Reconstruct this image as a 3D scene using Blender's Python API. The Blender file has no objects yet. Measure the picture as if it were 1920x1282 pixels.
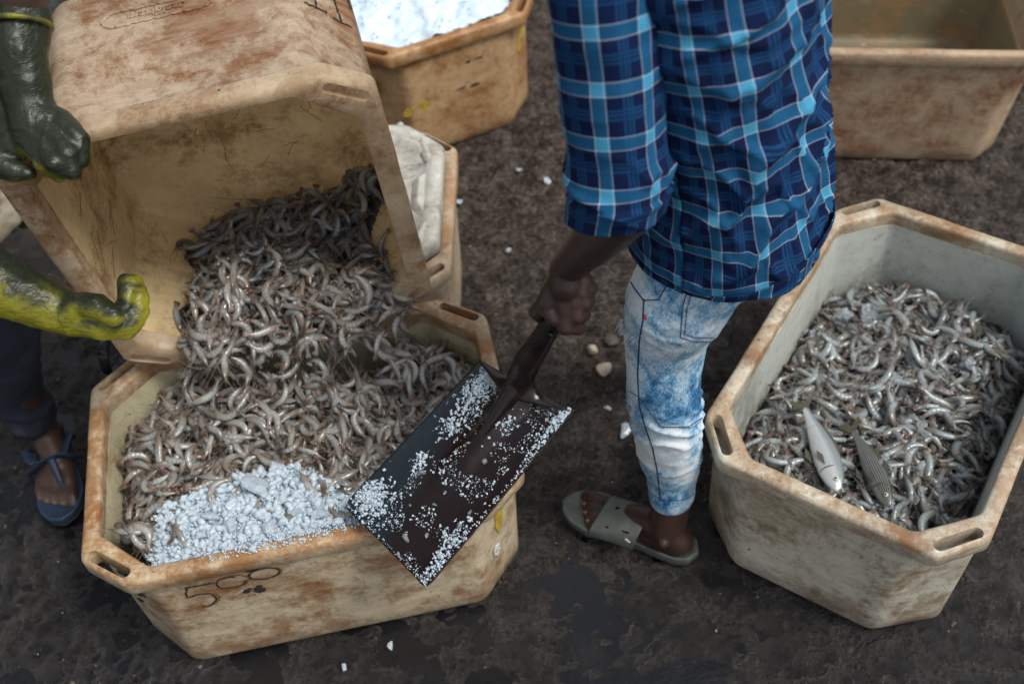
import bpy, math, random
import numpy as np
from math import sin, cos, pi, radians as R_
from mathutils import Vector, Matrix, Euler

# ------------------------------------------------------------------ camera, sky, sun
SC = bpy.context.scene
COL = SC.collection
CAMH, PITCH, ROLL, FPX = 2.0551, 0.8608, -0.0883, 2092.78
def _rx(a): c, s = cos(a), sin(a); return np.array([[1,0,0],[0,c,-s],[0,s,c]])
def _ry(a): c, s = cos(a), sin(a); return np.array([[c,0,s],[0,1,0],[-s,0,c]])
def _rz(a): c, s = cos(a), sin(a); return np.array([[c,-s,0],[s,c,0],[0,0,1]])
CAMR = _rx(pi/2-PITCH) @ _rz(ROLL)
CAMC = np.array([0, 0, CAMH])
cam_d = bpy.data.cameras.new('camera'); cam = bpy.data.objects.new('camera', cam_d); COL.objects.link(cam)
cam_d.sensor_width = 36; cam_d.lens = FPX/1920*36; cam_d.clip_start = .05; cam_d.clip_end = 500
m4 = Matrix.Identity(4)
for i in range(3):
    for j in range(3): m4[i][j] = CAMR[i, j]
m4.translation = Vector(CAMC); cam.matrix_world = m4
cam_d.dof.use_dof = True; cam_d.dof.focus_distance = 1.86; cam_d.dof.aperture_fstop = 2.8
SC.camera = cam
SUN_EL, SUN_AZ = R_(60), R_(118)       # azimuth the light comes from (clockwise from +y)
w = bpy.data.worlds.new('World'); SC.world = w; w.use_nodes = True
nt = w.node_tree; nt.nodes.clear()
sky = nt.nodes.new('ShaderNodeTexSky'); sky.sky_type = 'NISHITA'; sky.sun_disc = False
sky.sun_elevation = SUN_EL; sky.sun_rotation = SUN_AZ; sky.dust_density = 3; sky.air_density = 1
hs = nt.nodes.new('ShaderNodeHueSaturation'); hs.inputs['Saturation'].default_value = .32
bg = nt.nodes.new('ShaderNodeBackground'); bg.inputs[1].default_value = .116
wo = nt.nodes.new('ShaderNodeOutputWorld')
nt.links.new(sky.outputs[0], hs.inputs['Color']); nt.links.new(hs.outputs[0], bg.inputs[0]); nt.links.new(bg.outputs[0], wo.inputs[0])
sd = bpy.data.lights.new('sun', 'SUN'); sd.energy = 1.85; sd.angle = R_(16); sd.color = (1, .95, .88)
so = bpy.data.objects.new('sun', sd); COL.objects.link(so)
sdir = Vector((sin(SUN_AZ)*cos(SUN_EL), cos(SUN_AZ)*cos(SUN_EL), sin(SUN_EL)))
so.rotation_euler = sdir.to_track_quat('Z', 'Y').to_euler(); so.location = (0, 0, 6)
SC.view_settings.view_transform = 'Standard'; SC.view_settings.look = 'None'
SC.view_settings.gamma = 1; SC.view_settings.exposure = 0.45

# ------------------------------------------------------------------ helpers
def ray(px, py): return CAMR @ np.array([(px-960)/FPX, -(py-641)/FPX, -1.0])
def P(px, py, z):                      # photo pixel seen at world height z
    d = ray(px, py); return CAMC + d*((z-CAMH)/d[2])
def PY(px, py, y):                     # photo pixel seen at world depth y
    d = ray(px, py); return CAMC + d*(y/d[1])
def project(pts):
    q = (np.asarray(pts)-CAMC) @ CAMR
    return np.stack([960+FPX*q[:,0]/-q[:,2], 641-FPX*q[:,1]/-q[:,2], -q[:,2]], 1)
def nrm(v): v = np.asarray(v, float); return v/np.linalg.norm(v)

def _hash(ix, iy, iz, seed):
    h = (ix.astype(np.int64)*374761393 + iy.astype(np.int64)*668265263 + iz.astype(np.int64)*2147483647 + seed*974711) & 0xffffffff
    h = ((h ^ (h >> 13))*1274126177) & 0xffffffff
    h = ((h ^ (h >> 16))*2246822519) & 0xffffffff
    return ((h ^ (h >> 15)) & 0xffffff)/float(0xffffff)
def vnoise(p, seed=0):
    p = np.asarray(p, float); i = np.floor(p).astype(np.int64); f = p-i; f = f*f*f*(f*(f*6-15)+10)
    r = 0
    for dx in (0, 1):
        for dy in (0, 1):
            for dz in (0, 1):
                wgt = (f[:,0] if dx else 1-f[:,0])*(f[:,1] if dy else 1-f[:,1])*(f[:,2] if dz else 1-f[:,2])
                r = r + wgt*_hash(i[:,0]+dx, i[:,1]+dy, i[:,2]+dz, seed)
    return r*2-1
def fbm(p, octv=4, seed=0, gain=.5):
    p = np.asarray(p, float); r = 0; a = 1; s = 0
    for k in range(octv):
        r = r + a*vnoise(p*2**k + 17.3*k, seed+k); s += a; a *= gain
    return r/s

def setprops(o, label=None, cat=None, group=None, kind=None):
    if label: o['label'] = label
    if cat: o['category'] = cat
    if group: o['group'] = group
    if kind: o['kind'] = kind
    return o
def mesh_np(name, V, F, mats=(), smooth=True, uv=None):
    """F: list of faces or Nx4 / Nx3 array"""
    me = bpy.data.meshes.new(name)
    V = np.asarray(V, dtype=np.float32)
    if isinstance(F, np.ndarray):
        n, k = F.shape
        me.vertices.add(len(V)); me.vertices.foreach_set('co', V.ravel())
        me.loops.add(n*k); me.loops.foreach_set('vertex_index', F.astype(np.int32).ravel())
        me.polygons.add(n); me.polygons.foreach_set('loop_start', np.arange(0, n*k, k, dtype=np.int32))
        me.update(calc_edges=True)
    else:
        me.from_pydata([tuple(map(float, v)) for v in V], [], [tuple(map(int, f)) for f in F]); me.update()
    if smooth: me.polygons.foreach_set('use_smooth', np.ones(len(me.polygons), bool))
    if uv is not None:
        l = me.uv_layers.new(name='UVMap')
        idx = np.zeros(len(me.loops), np.int32); me.loops.foreach_get('vertex_index', idx)
        l.data.foreach_set('uv', np.asarray(uv, np.float32)[idx].ravel())
    for m in mats: me.materials.append(m)
    me.validate()
    return me
def link(name, me, parent=None, base=None):
    o = bpy.data.objects.new(name, me); COL.objects.link(o)
    if parent is not None: o.parent = parent
    return o
def world_obj(name, V, F, mats, base, parent=None, **k):
    """mesh given in world coordinates, stored relative to the thing's base"""
    V = np.asarray(V, float)-np.asarray(base)
    o = link(name, mesh_np(name, V, F, mats, **k), parent)
    if parent is None: o.location = base
    return o
class MB:
    def __init__(s): s.V = []; s.F = []; s.n = 0
    def add(s, V, F):
        V = np.asarray(V, float); s.V.append(V); s.F += [tuple(int(i)+s.n for i in f) for f in F]; s.n += len(V)
    def verts(s): return np.concatenate(s.V)
    def capsule(s, p0, r0, p1, r1, n=12, flat=None):
        p0, p1 = np.array(p0, float), np.array(p1, float); d = p1-p0; L = np.linalg.norm(d)
        if L < 1e-6: d = np.array([0,0,1.]); L = 1e-6
        else: d = d/L
        a = np.cross(d, [0,0,1.] if abs(d[2]) < .9 else [1.,0,0]); a = nrm(a); b = np.cross(d, a)
        rings = []
        for k in range(5):
            t = pi/2*(1-k/4.); rings.append((p0-d*r0*sin(t), r0*cos(t)))
        for k in range(5):
            t = pi/2*k/4.; rings.append((p1+d*r1*sin(t), r1*cos(t)))
        V = []
        for c, r in rings:
            r = max(r, 1e-5)
            for j in range(n):
                q = 2*pi*j/n; o = a*cos(q)*r+b*sin(q)*r
                V.append(c+o)
        V = np.array(V)
        if flat is not None:                      # flat = (dir, factor): squash about the axis line along dir
            u, fac = nrm(flat[0]), flat[1]; mid = p0
            k_ = (V-mid)@u; lin = ((V-mid)@d)[:,None]*d[None]; off = (lin@u)
            V = V - np.outer((k_-off)*(1-fac), u)
        F = []
        m = len(rings)
        for i in range(m-1):
            for j in range(n): F.append((i*n+j, i*n+(j+1)%n, (i+1)*n+(j+1)%n, (i+1)*n+j))
        F.append(tuple(reversed(range(n)))); F.append(tuple((m-1)*n+j for j in range(n)))
        s.add(V, F)
    def chain(s, pts, rs, n=12, **k):
        for i in range(len(pts)-1): s.capsule(pts[i], rs[i], pts[i+1], rs[i+1], n, **k)
    def ellipsoid(s, c, rx, ry, rz, M=None, n=16, m=10):
        V = []; M = np.eye(3) if M is None else M
        for i in range(m+1):
            t = pi*i/m
            for j in range(n):
                q = 2*pi*j/n; v = np.array([rx*max(sin(t),1e-3)*cos(q), ry*max(sin(t),1e-3)*sin(q), -rz*cos(t)]); V.append(np.array(c)+M@v)
        F = [(i*n+j, i*n+(j+1)%n, (i+1)*n+(j+1)%n, (i+1)*n+j) for i in range(m) for j in range(n)]
        F.append(tuple(reversed(range(n)))); F.append(tuple(m*n+j for j in range(n)))
        s.add(V, F)
    def tube(s, pts, r, n=8, closed=False, flat=1.0, up=None):
        pts = [np.array(p, float) for p in pts]; m = len(pts)
        rs = r if hasattr(r, '__len__') else [r]*m
        V = []; prev = None
        for i, p in enumerate(pts):
            d = nrm(pts[min(i+1, m-1)]-pts[max(i-1, 0)]) if not closed else nrm(pts[(i+1)%m]-pts[i-1])
            a = np.cross(d, up if up is not None else ([0,0,1.] if abs(d[2]) < .9 else [1.,0,0])) if prev is None else prev-d*np.dot(prev, d)
            a = nrm(a); prev = a; b = np.cross(d, a)
            for j in range(n):
                q = 2*pi*j/n; V.append(p+a*cos(q)*rs[i]+b*sin(q)*rs[i]*flat)
        F = [(i*n+j, i*n+(j+1)%n, ((i+1)%m)*n+(j+1)%n, ((i+1)%m)*n+j) for i in range(m if closed else m-1) for j in range(n)]
        if not closed: F.append(tuple(reversed(range(n)))); F.append(tuple((m-1)*n+j for j in range(n)))
        s.add(V, F)
    def box(s, c, h, M=None):
        M = np.eye(3) if M is None else M
        V = [np.array(c)+M@np.array([x*h[0], y*h[1], z*h[2]]) for x in (-1,1) for y in (-1,1) for z in (-1,1)]
        s.add(V, [(0,1,3,2),(4,6,7,5),(0,4,5,1),(2,3,7,6),(0,2,6,4),(1,5,7,3)])

def apply_mods(o):
    dg = bpy.context.evaluated_depsgraph_get(); dg.update()
    me = bpy.data.meshes.new_from_object(o.evaluated_get(dg)); old = o.data; o.modifiers.clear(); o.data = me
    me.polygons.foreach_set('use_smooth', np.ones(len(me.polygons), bool)); me.update()
    return me
def remesh(mb, voxel, smooth_it=6, smooth_f=.5):
    """fuse overlapping closed shapes into one continuous skin; returns V, F (quads)"""
    me = bpy.data.meshes.new('tmp'); me.from_pydata([tuple(v) for v in mb.verts()], [], mb.F); me.update()
    o = bpy.data.objects.new('tmp', me); COL.objects.link(o)
    m = o.modifiers.new('r', 'REMESH'); m.mode = 'VOXEL'; m.voxel_size = voxel
    s = o.modifiers.new('s', 'SMOOTH'); s.iterations = smooth_it; s.factor = smooth_f
    me2 = apply_mods(o)
    V = np.zeros(len(me2.vertices)*3); me2.vertices.foreach_get('co', V); V = V.reshape(-1, 3)
    F = np.zeros(len(me2.loops), np.int32); me2.loops.foreach_get('vertex_index', F)
    tot = np.zeros(len(me2.polygons), np.int32); me2.polygons.foreach_get('loop_total', tot)
    if (tot == 4).all(): F = F.reshape(-1, 4)
    else: F = [tuple(p.vertices) for p in me2.polygons]
    N = np.zeros(len(me2.vertices)*3); me2.vertices.foreach_get('normal', N); N = N.reshape(-1, 3)
    bpy.data.objects.remove(o); return V, F, N

# ---- shader graph helper
class NG:
    def __init__(s, name):
        s.m = bpy.data.materials.new(name); s.m.use_nodes = True; s.t = s.m.node_tree; s.t.nodes.clear()
        s.out = s.n('ShaderNodeOutputMaterial'); s.b = s.n('ShaderNodeBsdfPrincipled'); s.l(s.b.outputs[0], s.out.inputs[0])
    def n(s, t, **k):
        x = s.t.nodes.new(t)
        for a, b in k.items(): setattr(x, a, b)
        return x
    def l(s, a, b): s.t.links.new(a, b)
    def put(s, sock, v):
        if isinstance(v, bpy.types.NodeSocket): s.l(v, sock)
        elif isinstance(v, (tuple, list)) and len(v) == 3 and sock.type == 'RGBA': sock.default_value = (*v, 1)
        else: sock.default_value = v
    def set(s, **k):
        for a, v in k.items(): s.put(s.b.inputs[a.replace('_', ' ')], v)
    def math(s, op, a, b=0., c=None, clamp=False):
        x = s.n('ShaderNodeMath', operation=op, use_clamp=clamp); s.put(x.inputs[0], a); s.put(x.inputs[1], b)
        if c is not None: s.put(x.inputs[2], c)
        return x.outputs[0]
    def coord(s, which='Object', scale=None, loc=None, rot=None):
        c = s.n('ShaderNodeTexCoord').outputs[which]
        if scale or loc or rot:
            mp = s.n('ShaderNodeMapping'); s.l(c, mp.inputs[0])
            if scale: mp.inputs['Scale'].default_value = scale
            if loc: mp.inputs['Location'].default_value = loc
            if rot: mp.inputs['Rotation'].default_value = rot
            c = mp.outputs[0]
        return c
    def noise(s, co, scale, detail=6, rough=.55, dist=0.):
        x = s.n('ShaderNodeTexNoise'); s.l(co, x.inputs['Vector']); x.inputs['Scale'].default_value = scale
        x.inputs['Detail'].default_value = detail; x.inputs['Roughness'].default_value = rough; x.inputs['Distortion'].default_value = dist
        return x.outputs[0]
    def vor(s, co, scale, feat='F1'):
        x = s.n('ShaderNodeTexVoronoi', feature=feat); s.l(co, x.inputs['Vector']); x.inputs['Scale'].default_value = scale
        return x.outputs[0]
    def ramp(s, v, stops, interp='LINEAR'):
        x = s.n('ShaderNodeValToRGB'); x.color_ramp.interpolation = interp; s.l(v, x.inputs[0]); e = x.color_ramp.elements
        while len(e) < len(stops): e.new(.5)
        for i, (p, c) in enumerate(stops):
            e[i].position = p; e[i].color = (c, c, c, 1) if not hasattr(c, '__len__') else (*c, 1)
        return x.outputs[0]
    def mr(s, v, a, b, c=0., d=1.):
        x = s.n('ShaderNodeMapRange'); s.put(x.inputs[0], v)
        for i, q in enumerate((a, b, c, d)): x.inputs[i+1].default_value = q
        return x.outputs[0]
    def mix(s, f, a, b, mode='MIX'):
        x = s.n('ShaderNodeMix', data_type='RGBA', blend_type=mode); s.put(x.inputs[0], f); s.put(x.inputs[6], a); s.put(x.inputs[7], b)
        return x.outputs[2]
    def xyz(s, v): x = s.n('ShaderNodeSeparateXYZ'); s.l(v, x.inputs[0]); return x.outputs
    def bump(s, h, dist=.002, st=1.0, normal=None):
        x = s.n('ShaderNodeBump'); s.l(h, x.inputs['Height']); x.inputs['Distance'].default_value = dist; x.inputs['Strength'].default_value = st
        if normal is not None: s.l(normal, x.inputs['Normal'])
        s.l(x.outputs[0], s.b.inputs['Normal']); return x.outputs[0]

# ------------------------------------------------------------------ materials
def mat_tub(name, base, stain, amount=.5, seed=0., inner_warm=None, grime=.5, H=.366):
    g = NG(name)
    co = g.coord('Object', loc=(seed*3.1, seed*1.7, seed*.9))
    cs = g.coord('Object', scale=(2.2, 2.2, 9), loc=(seed, seed*2, seed), rot=(.05, -.06, 0))
    big = g.ramp(g.noise(co, 5.6, 14, .78, .15), [(.55-.10*amount, 0), (.66-.10*amount, 1)])
    streak = g.ramp(g.noise(cs, 3.5, 8, .7, .3), [(.40, 0), (.62, 1)])
    st = g.math('MULTIPLY', big, g.math('MULTIPLY_ADD', streak, .45, .5))
    st = g.math('MAXIMUM', st, g.math('MULTIPLY', streak, .30*amount))
    fine = g.ramp(g.noise(co, 30, 12, .85, .1), [(.5, 0), (.62, 1)])
    st2 = g.math('MULTIPLY', fine, .55*amount+.05)
    z = g.xyz(g.coord('Object'))[2]
    rimdirt = g.math('MULTIPLY', g.mr(z, H-.05, H-.004), g.ramp(g.noise(co, 13, 12, .82, .1), [(.43, 0), (.56, 1)]))
    lowdirt = g.math('MULTIPLY', g.mr(z, .07, .0), g.ramp(g.noise(co, 12, 6, .7), [(.35, 0), (.7, 1)]))
    col = g.mix(g.ramp(g.noise(co, 2.1, 3), [(.35, 0), (.65, 1)]), base, tuple(b*q for b, q in zip(base, (.86, .9, .94))))
    col = g.mix(st, col, stain)
    col = g.mix(st2, col, tuple(c*.7 for c in stain))
    col = g.mix(g.math('MULTIPLY', rimdirt, grime), col, (.27, .125, .04))
    col = g.mix(g.math('MULTIPLY', lowdirt, .75), col, (.10, .075, .05))
    sc_ = g.ramp(g.noise(g.coord('Object', scale=(3, 3, 60), loc=(seed*5, 0, 0), rot=(.1, .12, 0)), 4, 3, .6), [(.66, 0), (.70, 1)])
    col = g.mix(g.math('MULTIPLY', sc_, .55*amount), col, (.10, .05, .025))
    gouge = g.ramp(g.noise(g.coord('Object', scale=(1.5, 1.5, 45), loc=(0, seed*3, 0), rot=(-.25, .2, .3)), 9, 2, .5), [(.70, 0), (.72, 1)])
    col = g.mix(g.math('MULTIPLY', gouge, .5), col, (.62, .60, .54))
    spk = g.ramp(g.noise(co, 70, 3, .6), [(.70, 0), (.74, 1)])
    col = g.mix(g.math('MULTIPLY', spk, .8), col, (.03, .02, .015))
    g.set(Base_Color=col, Roughness=g.mr(fine, 0, 1, .40, .65), Specular_IOR_Level=.35, Subsurface_Weight=.08, Subsurface_Scale=.012)
    g.b.inputs['Subsurface Radius'].default_value = (1, .7, .45)
    g.bump(g.math('ADD', g.noise(co, 30, 6, .6), g.math('MULTIPLY', g.noise(cs, 9, 5, .7), .6)), .0022, .55)
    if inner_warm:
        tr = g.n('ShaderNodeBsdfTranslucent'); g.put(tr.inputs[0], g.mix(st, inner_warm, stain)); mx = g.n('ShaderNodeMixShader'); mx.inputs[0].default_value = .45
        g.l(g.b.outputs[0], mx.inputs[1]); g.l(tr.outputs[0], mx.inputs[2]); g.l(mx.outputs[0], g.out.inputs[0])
    return g.m
M_tubA = mat_tub('tub_plastic_rusty', (.63, .54, .37), (.21, .085, .022), 1.15, 1.0, grime=.85)
M_tubB = mat_tub('tub_plastic_pale', (.66, .62, .49), (.19, .11, .05), .92, 2.3, grime=.55)
M_tubC = mat_tub('tub_plastic_cream', (.70, .61, .47), (.28, .11, .03), 1.1, 3.9, grime=.85, inner_warm=(.95, .80, .60))
M_tubCi = mat_tub('tub_lining_backlit_cream', (.92, .74, .43), (.30, .16, .06), .55, 5.1, inner_warm=(1, .84, .50), grime=.6)  # base made paler and warmer to carry light glowing through the plastic
M_tubD = mat_tub('tub_plastic_brown', (.56, .38, .20), (.24, .09, .025), .98, 6.2, grime=.7)
M_tubE = mat_tub('tub_plastic_tan', (.50, .38, .25), (.22, .09, .04), .85, 7.7, grime=.15)
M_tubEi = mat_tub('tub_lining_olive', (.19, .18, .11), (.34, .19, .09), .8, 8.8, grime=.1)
M_tubF = mat_tub('tub_plastic_sand', (.55, .44, .31), (.24, .13, .06), .7, 9.4, grime=.7)
M_lid = mat_tub('lid_plastic_white', (.60, .60, .54), (.22, .15, .10), .62, 4.6, grime=0, H=.9)

def simple(name, col, rough=.6, **k):
    g = NG(name); g.set(Base_Color=col, Roughness=rough, **k); return g.m
M_ink = simple('marker_ink', (.025, .02, .018), .7)
M_scorch = simple('scorched_brown', (.16, .07, .03), .7)
def m_yellow():
    g = NG('yellow_paint'); c = g.coord(); n = g.noise(c, 60, 6, .7)
    g.set(Base_Color=g.mix(g.ramp(n, [(.45, 0), (.6, 1)]), (.52, .36, .02), (.33, .22, .05)), Roughness=.5); return g.m
M_yel = m_yellow()
M_white = simple('white_tag', (.6, .6, .58), .5)

def m_shrimp():
    g = NG('raw_shrimp_shell')
    uv = g.n('ShaderNodeUVMap').outputs[0]; u, v, _ = g.xyz(uv)
    oc = g.coord('Object'); at = g.n('ShaderNodeAttribute', attribute_name='tint')
    oi = g.n('ShaderNodeObjectInfo')
    rnd = g.math('FRACT', g.math('ADD', at.outputs['Alpha'], oi.outputs['Random']))
    base = g.ramp(u, [(0, (.10,.05,.03)), (.12, (.13,.095,.065)), (.32, (.21,.18,.145)), (.40, (.27,.29,.285)), (.72, (.31,.335,.325)), (.88, (.22,.17,.13)), (1, (.10,.03,.022))])
    band = g.math('PINGPONG', g.math('MULTIPLY', u, 10.), .5)
    bandm = g.math('MULTIPLY', g.mr(band, .0, .16, 1, 0), g.mr(u, .36, .38, 0, .6))
    base = g.mix(bandm, base, (.10, .08, .065))
    oran = g.math('MULTIPLY', g.ramp(g.noise(oc, 55, 3, .6), [(.52, 0), (.68, 1)]), g.math('MULTIPLY_ADD', rnd, .75, .05))
    base = g.mix(g.math('MULTIPLY', oran, .55), base, (.36, .14, .07))
    base = g.mix(g.math('MULTIPLY', g.ramp(g.noise(oc, 24, 2), [(.45, 0), (.65, 1)]), .6), base, (.075, .065, .058))
    base = g.mix(g.math('MULTIPLY', v, .5), base, (.22, .15, .10))
    base = g.mix(g.mr(rnd, .2, .9, 0, .4), base, (.38, .385, .365))
    base = g.mix(1.0, base, g.mix(1.0, at.outputs['Color'], oi.outputs['Color'], 'MULTIPLY'), 'MULTIPLY')
    g.set(Base_Color=base, Roughness=.2, Coat_Weight=.4, Coat_Roughness=.06)
    g.bump(g.noise(oc, 300, 3, .6), .0006, .6)
    return g.m
M_shrimp = m_shrimp()
M_eye = simple('black_eye', (.008, .008, .01), .15)
def m_ice(name, col, tr=.35, rough=.22):
    g = NG(name); c = g.coord(); n = g.noise(c, 90, 4, .6)
    g.set(Base_Color=col, Roughness=g.mr(n, .3, .7, rough*.6, rough*1.6), Transmission_Weight=tr, IOR=1.31)
    g.bump(n, .0015, .5); return g.m
M_ice = m_ice('crushed_ice', (.76, .88, .97), .46, .16)
M_icec = m_ice('clear_ice', (.78, .86, .92), .80, .10)
M_iceb = m_ice('cloudy_ice', (.76, .86, .94), .62, .14)
M_snow = m_ice('packed_ice', (.62, .75, .85), 0, .6)

def m_skin(name, base, light):
    g = NG(name); c = g.coord(); n = g.noise(c, 14, 4, .6); f = g.noise(c, 420, 2, .5)
    tone = g.n('ShaderNodeAttribute', attribute_name='pale').outputs['Fac']
    cc = g.mix(g.ramp(n, [(.35, 0), (.7, 1)]), base, tuple(x*.72 for x in base))
    g.set(Base_Color=g.mix(tone, cc, light), Roughness=.46, Subsurface_Weight=.1, Subsurface_Scale=.008)
    g.bump(g.math('ADD', g.math('MULTIPLY', f, .25), g.noise(c, 110, 4, .6)), .0012, .5); return g.m
M_skin = m_skin('dark_skin', (.045, .021, .0155), (.20, .095, .062))
M_skin2 = m_skin('dark_skin_dusty', (.062, .034, .026), (.24, .15, .11))
M_nail = simple('toenail', (.17, .11, .08), .75)
M_hair = simple('black_hair', (.012, .01, .009), .8)

def m_plaid():
    g = NG('blue_plaid_cotton'); uv = g.n('ShaderNodeUVMap').outputs[0]
    u, v, _ = g.xyz(uv); PER = .071
    def bands(x, off):
        t = g.math('FRACT', g.math('ADD', g.math('DIVIDE', x, PER), off))
        wide = g.ramp(t, [(0, 0), (.05, 1), (.09, .85), (.25, .85), (.30, 1), (.31, 0)], 'CONSTANT')
        tri = g.ramp(t, [(0, 0), (.54, .5), (.585, .1), (.62, .55), (.655, .1), (.70, .5), (.745, 0)], 'CONSTANT')
        edge = g.ramp(t, [(0, 0), (.045, 1), (.062, 0), (.297, 1), (.314, 0)], 'CONSTANT')
        return wide, tri, edge
    wu, tu, eu = bands(u, .1); wv, tv, ev = bands(v, .35)
    W = g.math('MULTIPLY', g.math('ADD', wu, wv), .5); T = g.math('MULTIPLY', g.math('MAXIMUM', tu, tv), .42)
    I = g.math('MAXIMUM', W, T, clamp=True); I = g.math('ADD', I, g.math('MULTIPLY', g.math('MULTIPLY', g.math('ADD', tu, tv), W), .25), clamp=True)
    col = g.ramp(I, [(0, (.0026, .010, .047)), (.22, (.006, .045, .13)), (.45, (.009, .076, .175)), (.75, (.026, .185, .35)), (1, (.10, .41, .60))])
    E = g.math('MULTIPLY', g.math('MAXIMUM', eu, ev), .5)
    col = g.mix(E, col, (.50, .47, .52))
    ec = g.math('MULTIPLY', eu, ev); col = g.mix(ec, col, (.75, .8, .85))
    ns = g.noise(g.coord('UV', scale=(900, 900, 1)), 1, 2); col = g.mix(.25, col, g.mix(1., col, g.mix(ns, (.5,.5,.5), (1.6,1.6,1.6)), 'MULTIPLY'))
    g.set(Base_Color=col, Roughness=.9, Specular_IOR_Level=.15)
    g.bump(ns, .0006, .5); return g.m
M_plaid = m_plaid()
def m_jeans():
    g = NG('acid_washed_denim'); c = g.coord('Object', scale=(1, 1, .8)); c0 = g.coord('Object')
    big = g.noise(c, 6.5, 7, .68, .8); mid = g.noise(c, 26, 6, .7, .4); fi = g.noise(g.coord('Object', scale=(1, 1, .35)), 420, 2, .5)
    f = g.math('ADD', g.math('MULTIPLY', big, .62), g.math('MULTIPLY', mid, .38))
    f = g.math('ADD', f, g.math('MULTIPLY', g.math('SUBTRACT', fi, .5), .16))
    z = g.xyz(c0)[2]
    knee = g.math('SUBTRACT', g.mr(g.math('ABSOLUTE', g.math('SUBTRACT', z, .54)), 0, .10, .040, 0), g.mr(g.math('ABSOLUTE', g.math('SUBTRACT', z, .34)), 0, .09, .012, 0))
    f = g.math('SUBTRACT', f, knee)
    col = g.ramp(f, [(.35, (.014, .070, .17)), (.41, (.05, .17, .33)), (.455, (.16, .34, .52)), (.51, (.44, .58, .68)), (.58, (.72, .77, .80))])
    g.set(Base_Color=col, Roughness=.9, Specular_IOR_Level=.15)
    g.bump(g.math('ADD', fi, g.math('MULTIPLY', mid, 1.5)), .0012, .6); return g.m
M_jeans = m_jeans()
M_seam = simple('seam_thread', (.016, .028, .085), .9)
M_fray = simple('frayed_cotton', (.62, .66, .70), .9)
M_red = simple('red_tab', (.45, .02, .03), .7)
def m_navy():
    g = NG('dark_navy_denim'); c = g.coord(); n = g.noise(c, 9, 6, .65)
    g.set(Base_Color=g.ramp(n, [(.35, (.008, .011, .020)), (.62, (.014, .020, .036)), (.72, (.05, .05, .05))]), Roughness=.9); g.bump(g.noise(c, 60, 5, .6), .002, .6); return g.m
M_navy = m_navy()
def m_glove():
    g = NG('two_tone_rubber_glove'); c = g.coord(); t = g.n('ShaderNodeAttribute', attribute_name='pale').outputs['Fac']
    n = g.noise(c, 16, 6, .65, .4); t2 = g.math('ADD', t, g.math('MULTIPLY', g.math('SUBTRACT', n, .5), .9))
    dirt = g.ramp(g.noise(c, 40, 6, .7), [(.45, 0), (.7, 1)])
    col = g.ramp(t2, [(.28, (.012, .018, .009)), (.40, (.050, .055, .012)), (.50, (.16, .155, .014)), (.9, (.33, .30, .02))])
    col = g.mix(g.math('MULTIPLY', dirt, .35), col, (.035, .035, .02))
    g.set(Base_Color=col, Roughness=.36, Specular_IOR_Level=.4); g.bump(g.math('ADD', g.noise(c, 24, 5, .6, .8), g.math('MULTIPLY', g.noise(g.coord('Object', scale=(1, 1, 3.5)), 34, 4, .6, .6), .8)), .0045, .7); return g.m
M_glove = m_glove()
def m_foam(name, a, b, rough=.55):
    g = NG(name); c = g.coord(); n = g.noise(c, 22, 6, .7)
    g.set(Base_Color=g.mix(g.ramp(n, [(.38, 0), (.68, 1)]), a, b), Roughness=rough); g.bump(g.noise(c, 200, 3), .0006, .5); return g.m
M_slide = m_foam('grey_green_foam', (.10, .12, .115), (.065, .068, .055))
M_soleD = m_foam('muddy_sole', (.045, .045, .038), (.03, .025, .02), .4)
M_flip = m_foam('blue_rubber', (.012, .035, .085), (.02, .03, .045))
M_black = simple('black_rubber', (.01, .01, .011), .4)
def m_steel():
    g = NG('painted_steel_wet'); c = g.coord(); n = g.noise(c, 8, 6, .6, .5)
    lx_ = g.xyz(c); strip = g.math('ADD', g.math('MULTIPLY', lx_[0], .78), g.math('MULTIPLY', lx_[1], -.62)); col = g.mix(g.math('ADD', g.mr(strip, -.075, -.03, 0, 1), g.math('MULTIPLY', g.math('SUBTRACT', n, .5), 1.2), clamp=True), (.007, .014, .019), (.0085, .0030, .0026))
    blue = g.ramp(g.noise(c, 90, 5, .6), [(.70, 0), (.72, 1)]); z = g.xyz(c)[2]
    col = g.mix(g.math('MULTIPLY', blue, g.mr(z, .24, .28)), col, (.01, .35, .60))
    g.set(Base_Color=col, Roughness=g.mr(g.noise(c, 30, 4), .35, .65, .12, .38), Specular_IOR_Level=.45)
    g.bump(g.noise(c, 55, 6, .65), .0018, .5); return g.m
M_steel = m_steel()
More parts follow.
